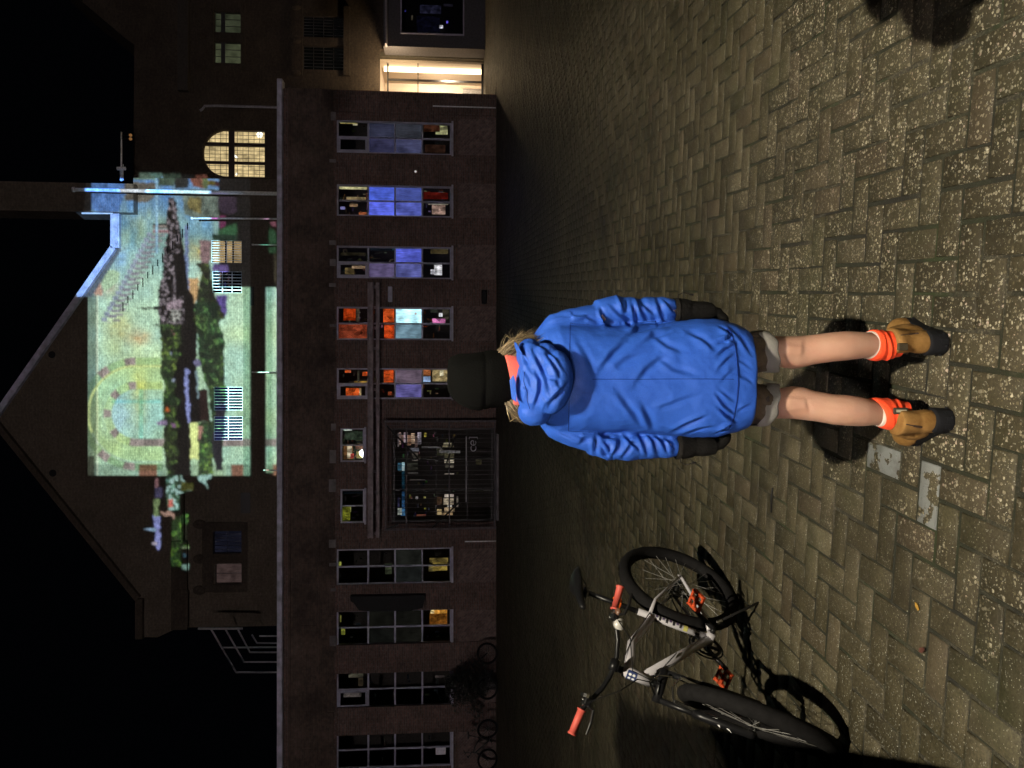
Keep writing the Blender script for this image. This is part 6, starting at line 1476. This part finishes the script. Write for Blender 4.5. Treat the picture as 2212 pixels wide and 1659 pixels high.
# --- socks and boots
SK = {1: [(1338, 378, 574), (1352, 366, 588), (1385, 362, 594), (1410, 372, 582), (1440, 365, 592), (1468, 378, 580), (1495, 372, 578), (1520, 390, 566), (1560, 395, 562)],
      -1: [(1375, 876, 1066), (1392, 862, 1082), (1430, 857, 1094), (1462, 862, 1088), (1490, 860, 1090), (1515, 874, 1072), (1545, 866, 1074), (1575, 884, 1058), (1610, 888, 1056)]}
for s_, q in SK.items():
    R = []
    for i, (zx, ya, yb) in enumerate(q):
        a = W(*ZL(zx, ya), 2.43); b = W(*ZL(zx, yb), 2.43); hw = (a.x-b.x)/2; cx = (a.x+b.x)/2
        R.append([Vector((cx+hw*math.cos(t), 2.434+hw*1.08*math.sin(t)*(1+.02*math.sin(2*t+i)), a.z+.012*math.sin(t+.6+i*.35)*(1 if 0 < i < 8 else .6)-(.010*s_*math.cos(t) if i < 3 else 0))) for t in [2*math.pi*k/40 for k in range(40)]])
    # interpolate between the rings for soft gathers
    R2 = []
    for i in range(len(R)-1):
        for k in range(4): u = k/4; u2 = u*u*(3-2*u); R2.append([p*(1-u2)+r_*u2 for p, r_ in zip(R[i], R[i+1])])
    R2.append(R[-1]); mb = MB(); mb.rings(R2, cap=False); so = mb.build('sock', M_sock, pe, smooth=True)
    mb = MB(); c0_ = sum(R[0], Vector())/len(R[0]); sh = lambda p, k, dz: c0_+(p-c0_)*k+Vector((0, 0, dz))
    mb.rings([[sh(p, .94, .001) for p in R[0]], [sh(p, .965, .0075) for p in R[0]], [sh(p, 1.01, .007) for p in R[0]], [sh(p, 1.035, .0) for p in R[0]], [sh(p, 1.05, -.004) for p in R[0]]], cap=False); mb.build('sock_trim', M_trim, so, smooth=True)
def boot(s_, heel, ang):
    fx = Vector((math.sin(ang)*s_, math.cos(ang), 0)); sx = Vector((fx.y, -fx.x, 0))
    pt = lambda a, b, z_: Vector(heel)+fx*a+sx*b+Vector((0, 0, z_))
    Mb = Matrix((fx, sx, Vector((0, 0, 1)))).transposed().to_4x4()
    mb = MB()
    mb.ell(pt(.052, 0, .065), (.052, .039, .062), 18, 12, Mb); mb.ell(pt(.125, 0, .052), (.085, .042, .052), 18, 12, Mb); mb.ell(pt(.195, .004*s_, .042), (.066, .047, .040), 18, 12, Mb); mb.ell(pt(.135, 0, .080), (.062, .034, .050), 16, 10, Mb)
    mb.rings([[pt(cx+a*math.cos(t), b*math.sin(t), z_) for t in [2*math.pi*k/24 for k in range(24)]] for z_, cx, a, b in ((.05, .055, .047, .037), (.09, .056, .046, .036), (.125, .060, .051, .040), (.150, .062, .056, .0435), (.160, .062, .053, .041))])
    v, n_, f = remesh(mb, .0042, 3); v[:, 2] = np.maximum(v[:, 2], .022); nz = nnoise(v, 30., 4.+s_); v = v+n_*(nz*.0022)[:, None]
    bo = mkobj('boot', v, f, M_boot, pe)
    out = [(-.010, .0), (-.004, .022), (.012, .035), (.04, .040), (.09, .038), (.14, .042), (.19, .050), (.225, .047), (.255, .030), (.268, .004), (.262, -.022), (.24, -.040), (.20, -.048), (.15, -.043), (.09, -.036), (.04, -.040), (.012, -.035), (-.004, -.022)]
    def ringz(z_, k): cx = .13; return [pt(cx+(a-cx)*k, b*k*1.0, z_) for a, b in out]
    mb = MB(); mb.rings([ringz(0, .965), ringz(.004, .995), ringz(.028, 1.0), ringz(.036, .985), ringz(.040, .95)])
    sl = mb.build('sole', M_sole, bo, smooth=False)
    mb = MB(); mb.rings([[pt(.052+r_*math.cos(t)*1.06, r_*.78*math.sin(t), z_) for t in [math.pi*.62+math.pi*.76*k/14 for k in range(15)]] for z_, r_ in ((.03, .0575), (.052, .058), (.060, .0545), (.061, .050))], cap=False, close=False); mb.build('heel_cap', M_sole, bo, smooth=True)
    mb = MB()
    for k in range(9):
        a, b = out[(k*2) % 18]; q = pt(a, b, .012); mb.ell(q, (.005, .005, .006), 6, 4)
    parts(mb, 'sole_lug', M_sole, sl)
    bv = BVHTree.FromPolygons([Vector(p) for p in v], f)
    return bo, bv
bR, vR = boot(1, (gR.x, gR.y, 0), math.radians(16)); bL, vL = boot(-1, (gL.x, gL.y, 0), math.radians(16))
mb = MB(); mb.tube(seam(vR, [ZL(1560, 406), ZL(1630, 398), ZL(1690, 392)], 0, .0, 5), [.002]*5+[.0035]*6, 6); mb.build('seam', simple('dark_stitch', (.03, .012, .008), .7), bR)
mb = MB(); mb.tube(seam(vL, [ZL(1600, 1052), ZL(1660, 1064), ZL(1712, 1072)], 0, .0, 5), [.002]*5+[.004]*6, 6); mb.build('seam', simple('dark_stitch', (.03, .012, .008), .7), bL)
q = on(vR, *ZL(1570, 490), .004); mb = MB(); mb.bevbox(q.x-.012, q.x+.012, q.y-.004, q.y+.006, q.z-.020, q.z+.014, .003); mb.build('pull_tab', simple('olive_webbing', (.03, .022, .010), .8), bR)
q = W(*ZL(1545, 955), 2.372); mb = MB(); mb.bevbox(q.x-.0105, q.x+.0105, q.y-.004, q.y+.004, q.z-.032, q.z+.018, .003); tb = mb.build('pull_tab', simple('brown_webbing', (.025, .018, .012), .8), bL)
mb = MB(); mb.box(q.x-.004, q.x+.004, q.y-.0055, q.y-.0041, q.z-.024, q.z+.010); mb.build('tab_stripe', simple('beige_stripe', (.35, .33, .24), .8), tb)
# ------------------------------------------------------------------ an unseen bystander, added outside the picture for the shadow that falls in
by = root('person', (1.27, 1.76, 0), 'unseen bystander in a black hooded coat, added right of the frame for its shadow', 'person')
mb = MB(); bx, by_ = 1.27, 1.76
mb.tube([(bx, by_, 1.30), (bx, by_, 1.52)], [.07, .06], 12); mb.ell((bx, by_, 1.6), (.085, .10, .12), 18, 12); mb.ell((bx, by_+.09, 1.57), (.012, .025, .02), 8, 6)
mb.rings(horiz_rings([(.80, bx, by_, .15, .10), (1.0, bx, by_, .13, .09), (1.25, bx, by_, .17, .10), (1.38, bx, by_, .10, .08)]))
for s_ in (-1, 1):
    mb.tube([(bx+s_*.08, by_, .86), (bx+s_*.10, by_, .48), (bx+s_*.10, by_-.01, .08), (bx+s_*.11, by_+.12, .04)], [.08, .055, .04, .035], 12)
    mb.tube([(bx+s_*.15, by_, 1.32), (bx+s_*.24, by_, 1.08), (bx+s_*.22, by_+.10, .86)], [.05, .042, .03], 10)
    mb.ell((bx+s_*.22, by_+.12, .80), (.02, .035, .045), 10, 8)
    for k in range(4): mb.tube([(bx+s_*.22, by_+.10+.014*k, .77), (bx+s_*.21, by_+.11+.014*k, .72)], [.009, .007], 6)
    mb.tube([(bx+s_*.21, by_+.15, .80), (bx+s_*.20, by_+.165, .76)], [.010, .008], 6)
v, n_, f = remesh(mb, .012, 2); mkobj('body', v, f, M_skin, by)
mb = MB(); mb.rings(horiz_rings([(.62, bx, by_, .20, .18), (.9, bx, by_, .19, .16), (1.2, bx, by_, .21, .16), (1.36, bx, by_, .18, .14), (1.44, bx, by_, .10, .10)])); mb.ell((bx, by_-.01, 1.60), (.135, .145, .165), 20, 14)
for s_ in (-1, 1): mb.tube([(bx+s_*.16, by_, 1.34), (bx+s_*.23, by_, 1.08), (bx+s_*.20, by_+.10, .86)], [.075, .060, .05], 12)
v, n_, f = remesh(mb, .012, 2); nz = nnoise(v, 14., 1.); v = v+n_*(nz*.022)[:, None]; mkobj('hooded_coat', v, f, M_glove, by)
mb = MB()
for s_ in (-1, 1): mb.tube([(bx+s_*.09, by_, .80), (bx+s_*.10, by_, .48), (bx+s_*.10, by_, .08)], [.10, .07, .055], 12)
parts(mb, 'trouser_leg', M_glove, by, True)
mb = MB()
for s_ in (-1, 1): mb.ell((bx+s_*.10, by_+.05, .05), (.055, .14, .05))
parts(mb, 'shoe', M_sole, by, True)
